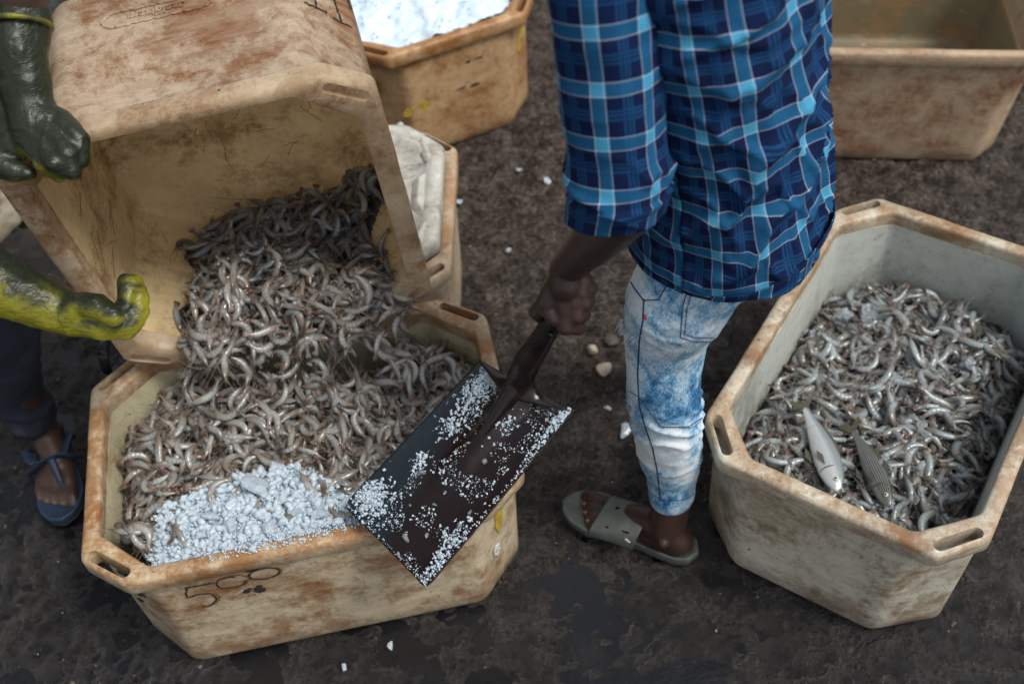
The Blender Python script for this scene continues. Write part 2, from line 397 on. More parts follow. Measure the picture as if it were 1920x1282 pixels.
def m_ground():
    g = NG('wet_muddy_earth'); c = g.coord()
    a = g.noise(c, 1.6, 6, .6, .4); b = g.noise(c, 18, 8, .7); d = g.noise(c, 95, 4, .65); pz = g.xyz(c)
    dry = g.mr(pz[1], .9, 2.3, 0, 1); dl = g.mr(pz[0], -1.3, -.2, 0, 1); dry = g.math('MULTIPLY', dry, dl)
    e = g.noise(c, 210, 3, .7); f = g.math('ADD', g.math('MULTIPLY', b, .34), g.math('ADD', g.math('MULTIPLY', d, .34), g.math('MULTIPLY', e, .32)))
    wet = g.ramp(f, [(.42, (.004, .0036, .0034)), (.52, (.013, .0108, .0092)), (.60, (.040, .032, .026))])
    dr = g.ramp(f, [(.43, (.008, .0065, .0055)), (.475, (.034, .026, .021)), (.52, (.078, .060, .047)), (.58, (.19, .155, .125))])
    mixf = g.math('ADD', dry, g.math('MULTIPLY', g.math('SUBTRACT', a, .5), 1.1), clamp=True)
    col = g.mix(mixf, wet, dr)
    rough = g.math('ADD', g.ramp(g.noise(c, 9, 8, .7), [(.44, .10), (.56, .38)]), g.math('MULTIPLY', mixf, .3))
    g.set(Base_Color=col, Roughness=rough, Specular_IOR_Level=g.mr(mixf, 0, 1, 1.0, .25))
    g.bump(g.math('ADD', g.math('MULTIPLY', b, 1.4), g.math('ADD', g.math('MULTIPLY', d, .6), g.math('MULTIPLY', e, .2))), .022, 1.); return g.m
M_ground = m_ground()
def m_water():
    g = NG('muddy_puddle_water'); c = g.coord()
    g.set(Specular_IOR_Level=1.0, Base_Color=(.008, .0085, .010), Roughness=g.mr(g.noise(c, 12, 5), .35, .65, .08, .3), IOR=1.33); g.bump(g.noise(c, 34, 6, .65), .004, .7); return g.m
M_water = m_water()
def m_stone(name, a, b):
    g = NG(name); c = g.coord(); g.set(Base_Color=g.mix(g.ramp(g.noise(c, 40, 6, .7), [(.4, 0), (.65, 1)]), a, b), Roughness=.7); g.bump(g.noise(c, 70, 5), .003, .7); return g.m
M_stoneW = m_stone('pale_stone', (.42, .36, .29), (.27, .22, .17))
M_stoneD = m_stone('dark_gravel', (.022, .019, .017), (.15, .12, .095))

# ------------------------------------------------------------------ the ground
def axis(lo, hi, flo, fhi, step, grow=1.35):
    a = list(np.arange(flo, fhi+step/2, step)); s = step; x = a[-1]
    while x < hi: s *= grow; x += s; a.append(min(x, hi))
    s = step; x = a[0]; pre = []
    while x > lo: s *= grow; x -= s; pre.append(max(x, lo))
    return np.array(pre[::-1]+a)
TUBXY = []
def gheight(X, Y):
    p = np.stack([X, Y, X*0], 1)
    h = .007*fbm(p*2.3, 3, 1) + .012*fbm(p*11, 4, 5, .6) + .0075*fbm(p*46, 2, 9)
    wet = 1/(1+np.exp((Y-1.25+.25*X)*5)); wet = np.maximum(wet, 1/(1+np.exp((X+.85)*6))*.9)
    prints = np.maximum(0, fbm(p*9.2+3, 4, 21)-.12)*.06*wet
    h += .0034*fbm(p*105, 2, 19)+.0016*np.maximum(0, fbm(p*190, 1, 23))
    h = h*(1+.35*wet) - .0065*wet - prints - .002
    # a shallow pool reflecting the sky at the bottom of the picture and beside the sandal
    for cx, cy, rx, ry, d in ((.26, .80, .07, .04, .009), (.12, 1.00, .13, .06, .006), (.20, 1.62, .16, .13, .003), (-1.0, 1.2, .25, .35, .003), (-.65, .75, .2, .1, .002)):
        h -= d*np.exp(-((X-cx)/rx)**2-((Y-cy)/ry)**2)
    h += .012/(1+np.exp(-(X-.95)*14))*(Y < 1.6)
    return np.minimum(h, .010+.012*(X > .95))
xs = axis(-60, 60, -2.2, 2.3, .0058); ys = np.concatenate([axis(-60, 2.05, .45, 2.05, .0050)[:-1], axis(2.05, 60, 2.05, 4.8, .0100)])
GX, GY = np.meshgrid(xs, ys); gx, gy = GX.ravel(), GY.ravel(); gz = gheight(gx, gy)
far = np.clip((np.hypot(gx, gy-2)-4)/4, 0, 1); gz = gz*(1-far)
nx, ny = len(xs), len(ys); ii = np.arange(nx*ny).reshape(ny, nx)
GF = np.stack([ii[:-1,:-1].ravel(), ii[:-1,1:].ravel(), ii[1:,1:].ravel(), ii[1:,:-1].ravel()], 1)
ground = link('ground', mesh_np('ground', np.stack([gx, gy, gz], 1), GF, [M_ground])); setprops(ground, kind='structure')
wv = [(-3, .3, -.0148), (3, .3, -.0148), (3, 3.0, -.0148), (-3, 3.0, -.0148)]
puddle = link('water', mesh_np('water', wv, [(0,1,2,3)], [M_water])); setprops(puddle, kind='structure')

# ------------------------------------------------------------------ fish tubs
L0, W0, CX0, CY0, H0, IX, IY, CBX, CBY, WX, WY, CIX, CIY = .8, .5313, .0811, .0677, .3663, .0197, .0182, .09, .0998, .0307, .0296, .0921, .086
def octa(L, W, cx, cy):
    l, w = L/2, W/2
    return [(-l+cx, -w), (l-cx, -w), (l, -w+cy), (l, w-cy), (l-cx, w), (-l+cx, w), (-l, w-cy), (-l, -w+cy)]
def loop(L, W, cx, cy, r=.02, nf=4):
    r = r*.62
    P8 = [np.array(p) for p in octa(L, W, cx, cy)]; out = []
    cnt = {0: 22, 1: 4, 2: 14, 3: 4, 4: 22, 5: 4, 6: 14, 7: 4}
    for i in range(8):
        a, b, c = P8[i-1], P8[i], P8[(i+1) % 8]
        t1 = b+(a-b)/np.linalg.norm(a-b)*r; t2 = b+(c-b)/np.linalg.norm(c-b)*r
        for k in range(nf+1):
            t = k/nf; out.append((1-t)**2*t1+2*t*(1-t)*b+t*t*t2)
        nxt = P8[(i+2) % 8]; t3 = c+(b-c)/np.linalg.norm(b-c)*r
        n = cnt[i]
        for k in range(1, n): out.append(t2+(t3-t2)*k/n)
    return np.array(out)
def loft_loops(loops, closed=False, capfirst=False, caplast=False):
    n = len(loops[0]); m = len(loops); V = np.concatenate(loops)
    F = []
    for i in range(m if closed else m-1):
        a = i*n; b = ((i+1) % m)*n
        for j in range(n): F.append((a+j, a+(j+1) % n, b+(j+1) % n, b+j))
    if capfirst: F.append(tuple(reversed(range(n))))
    if caplast: F.append(tuple((m-1)*n+j for j in range(n)))
    return V, F
def lp(L, W, cx, cy, z, r=.02): q = loop(L, W, cx, cy, r); return np.column_stack([q, np.full(len(q), z)])
def make_tub(name, label, M, outer, inner, dims=None, seed=0, slots=(0,1,2,3), group='octagonal fish tubs', rimmat=None):
    L, W, cx, cy, H, ix, iy, cbx, cby, wx, wy, cix, ciy = dims or (L0, W0, CX0, CY0, H0, IX, IY, CBX, CBY, WX, WY, CIX, CIY)
    root = bpy.data.objects.new(name, None); COL.objects.link(root); root.matrix_world = M; root.empty_display_size = .1
    setprops(root, label, 'fish tub', group)
    # body: outside wall from the rounded foot up, then inside wall down to the floor
    ex, ey = ix*.55, iy*.55; k1x, k1y = cbx+.012, cby+.004
    LL = []
    LL.append(lp(L-2*ix-.03, W-2*iy-.03, cbx, cby, 0, .02)); LL.append(lp(L-2*ix-.008, W-2*iy-.008, cbx, cby, .004, .024)); LL.append(lp(L-2*ix, W-2*iy, cbx, cby, .016, .026))
    NZ = 11
    for k in range(1, NZ+1):
        t = k/NZ; LL.append(lp(L-2*(ix+(ex-ix)*t), W-2*(iy+(ey-iy)*t), cbx+(k1x-cbx)*t, cby+(k1y-cby)*t, .016+(H-.036-.016)*t, .026))
    gx_, gy_ = max(wx+.018, ix+.026), max(wy+.015, iy+.024)
    LI = []
    for k in range(0, NZ+1):
        t = k/NZ; LI.append(lp(L-2*(wx+.001+(gx_-wx-.001)*t), W-2*(wy+.001+(gy_-wy-.001)*t), cix, ciy, (H-.034)+(.034+.03-H)*t+(.0 if t < 1 else .012), .018))
    LI.append(lp(L-2*(gx_+.014), W-2*(gy_+.013), cix, ciy, .030, .02))
    V, F = loft_loops(LL, capfirst=True); V2, F2 = loft_loops(LI, caplast=True)
    n = len(LL[0]); V, F = list(V), list(F); off = len(V)
    F += [tuple(i+off for i in f) for f in F2]; V += list(V2)
    a = (len(LL)-1)*n
    for j in range(n): F.append((a+j, a+(j+1) % n, off+(j+1) % n, off+j))
    V = np.array(V)
    d = .0022*fbm(V*6+seed, 3, seed); V[:, :2] *= (1+d[:, None]*1.2)
    me = mesh_np('body', V, F, [outer, inner]); nb = len(LL)*n
    for p in me.polygons:
        if min(p.vertices) >= off: p.material_index = 1
    body = link('body', me, root)
    mod = body.modifiers.new('e', 'EDGE_SPLIT'); mod.split_angle = R_(50)
    # rim: a closed ring with a slot hole in each corner
    RL = [lp(L-.006, W-.006, cx, cy, H-.040, .018), lp(L, W, cx, cy, H-.034, .02), lp(L, W, cx, cy, H-.010, .02), lp(L-.004, W-.004, cx, cy, H-.003, .02), lp(L-.016, W-.016, cx, cy, H, .02),
          lp(L-2*wx+.010, W-2*wy+.010, cix, ciy, H, .018), lp(L-2*wx+.002, W-2*wy+.002, cix, ciy, H-.003, .018), lp(L-2*wx, W-2*wy, cix, ciy, H-.009, .018), lp(L-2*wx, W-2*wy, cix, ciy, H-.040, .018)]
    V, F = loft_loops(RL, closed=True)
    nf = fbm(V*9+seed, 3, seed+3)*.0022; V = V+np.column_stack([nf, fbm(V*9+seed+5, 3, seed+4)*.0022, fbm(V*14+seed, 3, seed+7)*.0013])
    rim = link('rim', mesh_np('rim', V, [tuple(reversed(f)) for f in F], [rimmat or outer]), root)
    # slots
    for s in slots:
        sx = 1 if s in (0, 3) else -1; sy = 1 if s in (0, 1) else -1
        dv = nrm([cy, cx]) if False else nrm([cx*1., -cy*1.]); nv = np.array([dv[1]*-1, dv[0]])  # along the chamfer, towards the corner
        mid_o = np.array([L/2-cx/2, W/2-cy/2]); A = np.array([L/2-wx-cix/2, W/2-wy-ciy/2])
        width = np.dot(mid_o-A, nv) if np.dot(mid_o-A, nv) > 0 else -np.dot(mid_o-A, nv)
        nv2 = nv if np.dot(mid_o-A, nv) > 0 else -nv
        c0 = mid_o-nv2*(.0185); hl = .5*np.hypot(cx, cy)*.88; hw = min(.0105, width*.22)
        pts = []
        for q in range(24):
            an = 2*pi*q/24; ux = (hl-hw)*np.sign(cos(an))+hw*cos(an); uy = hw*sin(an); pts.append(c0+dv*ux+nv2*uy)
        pts = np.array(pts)*[sx, sy]
        if sx*sy*np.cross(np.append(pts[1]-pts[0], 0), np.append(pts[2]-pts[1], 0))[2] < 0: pass
        cv = np.concatenate([np.column_stack([pts, np.full(24, H-.07)]), np.column_stack([pts, np.full(24, H+.03)])])
        cf = [(j, (j+1) % 24, 24+(j+1) % 24, 24+j) for j in range(24)]+[tuple(reversed(range(24))), tuple(range(24, 48))]
        cm = bpy.data.meshes.new('cut'); cm.from_pydata([tuple(v) for v in cv], [], cf); cm.update()
        import bmesh
        bm = bmesh.new(); bm.from_mesh(cm); bmesh.ops.recalc_face_normals(bm, faces=bm.faces); bm.to_mesh(cm); bm.free()
        co = bpy.data.objects.new('cut', cm); COL.objects.link(co)
        # the body sits at the origin of the cut too: evaluate in local space
        rp = rim.parent; rim.parent = None
        b = rim.modifiers.new('b', 'BOOLEAN'); b.operation = 'DIFFERENCE'; b.object = co; b.solver = 'EXACT'
        if s == slots[0]:
            bm = bmesh.new(); bm.from_mesh(rim.data); bmesh.ops.recalc_face_normals(bm, faces=bm.faces); bm.to_mesh(rim.data); bm.free()
        apply_mods(rim); rim.parent = rp; bpy.data.objects.remove(co)
    bv = rim.modifiers.new('v', 'BEVEL'); bv.width = .0022; bv.segments = 2; bv.limit_method = 'ANGLE'; bv.angle_limit = R_(50)
    es = rim.modifiers.new('e', 'EDGE_SPLIT'); es.split_angle = R_(62)
    return root
def Mflat(x, y, th): return Matrix.Translation((x, y, 0)) @ Matrix.Rotation(th, 4, 'Z')
POSE = {'A': (-.4192, 1.2861, .1303), 'B': (.7502, 1.3363, -2.1998), 'D': (-.2219, 2.8933, -1.1923)}
tubA = make_tub('fish_tub', 'rusty stained tub in the foreground under the shovel, 500 marked on its side', Mflat(*POSE['A']), M_tubA, mat_tub('tub_lining_yellowed', (.56, .52, .35), (.28, .19, .08), .5, 1.6, grime=.7), seed=1)
tubB = make_tub('fish_tub', 'pale dirty tub of shrimp with two fish, right of the man in jeans', Mflat(*POSE['B']), M_tubB, mat_tub('tub_lining_pale', (.54, .56, .50), (.20, .19, .15), .5, 2.9, grime=.35), seed=2)
tubD = make_tub('fish_tub', 'brown stained tub heaped with white crushed ice at the back', Mflat(*POSE['D']), M_tubD, M_tubD, seed=3)
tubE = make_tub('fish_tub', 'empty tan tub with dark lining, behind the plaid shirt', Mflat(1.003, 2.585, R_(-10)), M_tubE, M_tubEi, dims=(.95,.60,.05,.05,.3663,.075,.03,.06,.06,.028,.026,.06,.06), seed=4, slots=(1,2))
CD = (.615, .625, .074, .048, .3663, IX, IY, CBX, CBY, .040, .026, .089, .076)
RC = _rz(.128) @ _ry(-.072) @ _rx(1.675); TC = np.array([-.514, 1.804, .75])
MC = Matrix.Identity(4)
for i in range(3):
    for j in range(3): MC[i][j] = RC[i, j]
MC.translation = Vector(TC)
M_rimC = mat_tub('tub_rim_cream', (.80, .69, .50), (.30, .13, .04), .6, 3.3, inner_warm=(.95, .82, .62), grime=.55)
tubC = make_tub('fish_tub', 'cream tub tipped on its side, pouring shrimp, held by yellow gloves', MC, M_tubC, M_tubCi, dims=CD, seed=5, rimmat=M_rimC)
tubF = make_tub('fish_tub', 'sand coloured tub with a white lid behind the tipped tub', Mflat(-.50, 1.90, R_(-4)), M_tubF, M_tubF, seed=6)
tubG = make_tub('fish_tub', 'pale tub at the far left edge behind the worker in gloves', Mflat(-1.72, 2.42, R_(12)), M_tubB, M_tubB, seed=7)

def toworld(root, V):
    M = np.array(root.matrix_world); return np.asarray(V) @ M[:3,:3].T + M[:3,3]
def stroke_part(name, root, polylines, wd, mat, plane, off=.0012, thick=.0008):
    """plane: (origin, ex, ey, n) in tub space; polylines in metres on it"""
    o, ex, ey, nn = [np.array(q, float) for q in plane]; mb = MB(); rnd = random.Random(len(polylines)*7)
    for pl in polylines:
        pts = []
        for i in range(len(pl)-1):
            a, b = np.array(pl[i], float), np.array(pl[i+1], float); k = max(1, int(np.linalg.norm(b-a)/.004))
            for j in range(k): pts.append(a+(b-a)*j/k)
        pts.append(np.array(pl[-1], float))
        P3 = [o+ex*(p[0]+rnd.gauss(0, .0009))+ey*(p[1]+rnd.gauss(0, .0009))+nn*off for p in pts]
        mb.tube(P3, [wd*rnd.uniform(.6, 1.2) for _ in P3], 6, flat=thick/wd, up=nn)
    return link(name, mesh_np(name, mb.verts(), mb.F, [mat]), root)
def arc(cx, cy, rx, ry, a0, a1, n=18): return [(cx+rx*cos(a0+(a1-a0)*k/n), cy+ry*sin(a0+(a1-a0)*k/n)) for k in range(n+1)]
# local frame of a tub's long front wall (outside, -y side): x to the right, up along the sloping wall
def front_plane(dims=None):
    L, W, cx, cy, H, ix, iy, cbx, cby, *_ = dims or (L0, W0, CX0, CY0, H0, IX, IY, CBX, CBY)
    yb, yt = -(W/2-iy), -(W/2-iy*.55); up = nrm([0, yt-yb, H-.05]); n = nrm(np.cross([1,0,0], up)); return (np.array([0, yb, .016]), [1,0,0], up, n)
fp = front_plane()
stroke_part('number_marking', tubA, [
    [(-.182, .282), (-.232, .284), (-.240, .250), (-.222, .253)]+arc(-.216, .229, .024, .024, 1.6, -1.9), arc(-.155, .272, .026, .019, 1.1, 1.1+5.0), arc(-.093, .279, .027, .018, .2, .2+2*pi)], .0022, M_ink, fp)
stroke_part('number_scorch', tubA, [arc(-.152, .273, .029, .021, .3, .3+2*pi), arc(-.093, .278, .030, .020, .2, .2+2*pi), arc(-.214, .229, .027, .026, 1.2, -1.9)], .0016, M_scorch, fp, off=.0007)
def blot(name, root, cx, cy, r, mat, plane, seed=0, sx=1., n=14, off=.0013, cnt=7):
    rr = random.Random(seed); o, ex, ey, nn = [np.array(q, float) for q in plane]; mb = MB()
    for k in range(cnt):
        bx, by, br = cx+rr.uniform(-1, 1)*r*1.3*sx, cy+rr.uniform(-1, 1)*r*.7, r*rr.uniform(.25, .6)
        pts = [(bx+br*sx*(1+.35*rr.uniform(-1, 1))*cos(2*pi*j/n), by+br*(1+.35*rr.uniform(-1, 1))*sin(2*pi*j/n)) for j in range(n)]
        V = [o+ex*p[0]+ey*p[1]+nn*(off+.00013*k) for p in pts]+[o+ex*p[0]+ey*p[1]+nn*(off-.002) for p in pts]
        mb.add(V, [tuple(range(n))]+[(j, n+j, n+(j+1) % n, (j+1) % n) for j in range(n)])
    return link(name, mesh_np(name, mb.verts(), mb.F, [mat], smooth=False), root)
blot('ink_blot', tubA, -.128, .226, .015, M_ink, fp, 3)
blot('ink_smear', tubA, -.135, .303, .010, M_ink, fp, 5, sx=2.4, cnt=3)
# right-hand chamfer of the front tub: yellow stripe and white tag; left-hand chamfer: black scrawl
def chamfer_plane(sx):
    yb = -(W0/2-IY); x0 = L0/2-IX
    a = np.array([sx*(x0-CBX), yb, .016]); b = np.array([sx*x0, yb+CBY, .016])
    xt, yt = L0/2-IX*.55, -(W0/2-IY*.55); kx, ky = CBX+.012, CBY+.004
    at, bt = np.array([sx*(xt-kx), yt, H0-.036]), np.array([sx*xt, yt+ky, H0-.036])
    ex = nrm(b-a); up = nrm((at+bt)/2-(a+b)/2); n = nrm(np.cross(ex, up))
    if n[1] > 0: n = -n
    return ((a+b)/2, ex, up, n)
cpR = chamfer_plane(1)
mb = MB(); o_, ex_, ey_, n_ = cpR
pts = [(-.012, .30), (.014, .305), (.019, .24), (.016, .19), (-.001, .165), (-.009, .20), (-.006, .25)]
V = [o_+ex_*x+ey_*y+n_*.0022 for x, y in pts]+[o_+ex_*x+ey_*y-n_*.003 for x, y in pts]; k = len(pts)
mb.add(V, [tuple(range(k))]+[(j, k+j, k+(j+1) % k, (j+1) % k) for j in range(k)])
link('yellow_paint_mark', mesh_np('yellow_paint_mark', mb.verts(), mb.F, [M_yel], smooth=False), tubA)
stroke_part('white_tag', tubA, [arc(-.012, .118, .008, .016, 0, 2*pi), [(-.012, .10), (-.012, .136)]], .0045, M_white, cpR, off=.002, thick=.002)
cpL = chamfer_plane(-1)
stroke_part('black_scrawl', tubA, [[(-.04, .27), (.01, .27), (-.03, .25), (.02, .24)], [(-.02, .22), (.03, .225), (0, .20), (.035, .19)], [(-.02, .285), (.04, .28), (.02, .26), (.045, .25)], [(-.03, .30), (.02, .29), (-.01, .275)], [(.01, .17), (.03, .15)]], .0055, M_ink, cpL)
# back ice tub: paint marks
LP = (np.array([L0/2-IX, 0, .016]), np.array([0, 1, 0.]), nrm([(IX*.45), 0, H0-.05]), np.array([1., 0, -.03]))
blot('yellow_paint_mark', tubD, -.145, .15, .017, M_yel, LP, 2, cnt=5); blot('yellow_paint_mark', tubD, -.10, .155, .015, M_yel, LP, 4, cnt=6)
blot('black_scratch', tubD, .02, .17, .004, M_ink, LP, 6, sx=8, cnt=4); blot('black_scratch', tubD, .05, .25, .004, M_ink, LP, 8, sx=7, cnt=3)
cpD = (np.array([L0/2-IX-CBX/2, W0/2-IY-CBY/2, .016]), nrm([-CBX, CBY, 0]), np.array([0,0,1.]), nrm([CBY, CBX, 0]))
stroke_part('yellow_paint_mark', tubD, [[(.04, .26), (.035, .235), (.015, .225), (.01, .20), (0, .19)]], .010, M_yel, cpD, off=.004, thick=.002)
# tipped tub: letters near the top corner and the raised maker's panel on its upper wall
Wc, Lc = CD[1], CD[0]
yb, yt = (Wc/2-IY), (Wc/2-IY*.55); upn = nrm([0, yt-yb, CD[4]-.05]); topn = nrm(np.cross(upn, [1,0,0]))
if topn[1] < 0: topn = -topn
TP = (np.array([0, yb, .016]), np.array([1., 0, 0]), upn, topn)
kx, ky = CBX+.012, CBY+.004
a = np.array([Lc/2-IX-CBX, Wc/2-IY, .016]); b = np.array([Lc/2-IX, Wc/2-IY-CBY, .016])
CPl = ((a+b)/2, nrm(b-a), np.array([0, 0, 1.]), nrm([CBY, CBX, -.06]))
def text_mesh(txt, size, ext):
    cu = bpy.data.curves.new('t', 'FONT'); cu.body = txt; cu.size = size; cu.extrude = ext; cu.align_x = 'CENTER'; cu.bevel_depth = ext*.4
    o = bpy.data.objects.new('t', cu); COL.objects.link(o); dg = bpy.context.evaluated_depsgraph_get(); dg.update()
    me = bpy.data.meshes.new_from_object(o.evaluated_get(dg)); V = np.array([v.co[:] for v in me.vertices]); F = [tuple(p.vertices) for p in me.polygons]
    bpy.data.objects.remove(o); return V, F
def on_plane(V, plane, cx, cy, rot=0, off=0):
    o, ex, ey, nn = [np.array(q, float) for q in plane]; c, s = cos(rot), sin(rot)
    X = V[:,0]*c-V[:,1]*s+cx; Y = V[:,0]*s+V[:,1]*c+cy
    return o+np.outer(X, ex)+np.outer(Y, ey)+np.outer(V[:,2]+off, nn)
def chp(dims, sx, sy):
    L, W, cx, cy, H, ix, iy, cbx, cby = dims[:9]; y0, yt = W/2-iy, W/2-iy*.55; x0, xt = L/2-ix, L/2-ix*.55; kx, ky = cbx+.012, cby+.004
    a = np.array([sx*(x0-cbx), sy*y0, .016]); b = np.array([sx*x0, sy*(y0-cby), .016]); at = np.array([sx*(xt-kx), sy*yt, H-.036]); bt = np.array([sx*xt, sy*(yt-ky), H-.036])
    ex = nrm(b-a); up = nrm((at+bt)/2-(a+b)/2); n = nrm(np.cross(ex, up)); n = n if n[1]*sy > 0 else -n
    return ((a+b)/2, ex, up, n)
def pix_on_plane(root, plane, px, py):
    M = np.array(root.matrix_world); R3, T3 = M[:3, :3], M[:3, 3]; o, ex, ey, nn = [np.array(q, float) for q in plane]
    d = R3.T @ ray(px, py); c = R3.T @ (CAMC-T3); k = np.dot(o-c, nn)/np.dot(d, nn); p = c+d*k-o; return np.dot(p, ex), np.dot(p, ey)
V, F = text_mesh('mariplast', .026, .0016)
TPf = (TP[0], TP[1], TP[2], TP[3])
CPl = chp(CD, 1, 1); pp_ = lambda *a: [pix_on_plane(tubC, CPl, *q) for q in a]
stroke_part('letter_marking', tubC, [pp_((572, 7), (612, 25)), pp_((594, 17), (586, -20)), pp_((626, 37), (660, 54)), pp_((641, 45), (624, -6)), pp_((650, -4), (658, 18))], .0026, M_ink, CPl, off=.0015)
tcx, tcy = pix_on_plane(tubC, TP, 292, 22)
link('raised_lettering', mesh_np('raised_lettering', on_plane(V, TPf, tcx, tcy-.008, 0, .001), F, [M_tubC], smooth=False), tubC)
stroke_part('raised_border', tubC, [arc(tcx-.070, tcy, .020, .019, pi/2, 3*pi/2)+[(tcx+.075, tcy-.019)]+arc(tcx+.075, tcy, .02, .019, -pi/2, pi/2)+[(tcx-.070, tcy+.019)]], .003, M_tubC, TP, off=.0015, thick=.002)

# lid on the tub behind
lidM = Mflat(-.50, 1.90, R_(-4)) @ Matrix.Translation((0, 0, H0+.002))
lid = bpy.data.objects.new('tub_lid', None); COL.objects.link(lid); lid.matrix_world = lidM
setprops(lid, 'scuffed white tub lid with raised corners behind the tipped tub', 'tub lid')
V, F = loft_loops([lp(.74, .47, .09, .085, 0), lp(.75, .48, .09, .085, .006), lp(.75, .48, .09, .085, .034), lp(.738, .468, .09, .085, .042), lp(.68, .41, .085, .08, .043), lp(.665, .395, .085, .08, .030), lp(.60, .33, .08, .075, .028)], capfirst=True, caplast=True)
V = V+np.column_stack([V[:,0]*0, V[:,0]*0, .003*fbm(V*14, 3, 4)])
link('lid_panel', mesh_np('lid_panel', V, F, [M_lid]), lid)
for sx in (-1, 1):
    mb = MB()
    for sy in (-1, 1):
        mb.tube([(sx*.26, sy*.205, .030), (sx*.325, sy*.175, .036), (sx*.345, sy*.10, .034)], [.016, .022, .014], 4, flat=.8)
    mb.tube([(sx*.345, -.07, .02), (sx*.325, -.04, .032), (sx*.325, .04, .032), (sx*.345, .07, .02)], .018, 4)
    V, F, N = remesh(mb, .004, 6); link('raised_corner_block', mesh_np('raised_corner_block', V, F, [M_lid]), lid)
mb = MB(); mb.capsule((.26, .225, .02), .010, (.265, .246, .030), .009); V, F, N = remesh(mb, .002, 3); link('lid_lug', mesh_np('lid_lug', V, F, [M_lid]), lid)
# black rubber strap over the rim of that tub
S = P(200, 640, .372); mb = MB()
sp = [P(203, 632, .378), P(196, 645, .384), P(193, 664, .378), P(197, 684, .345), P(203, 700, .30)]
mb.tube(sp, .011, 10, flat=.28, up=[0, -.7, .7])
mb.tube([P(213, 634, .378), P(196, 634, .386)], .006, 8); mb.tube([P(204, 662, .384), P(186, 662, .384)], .005, 8)
world_obj('rubber_strap', mb.verts(), mb.F, [M_black], S)
setprops(bpy.data.objects['rubber_strap'], 'black rubber strap hooked over a rim below the lower yellow glove', 'strap')


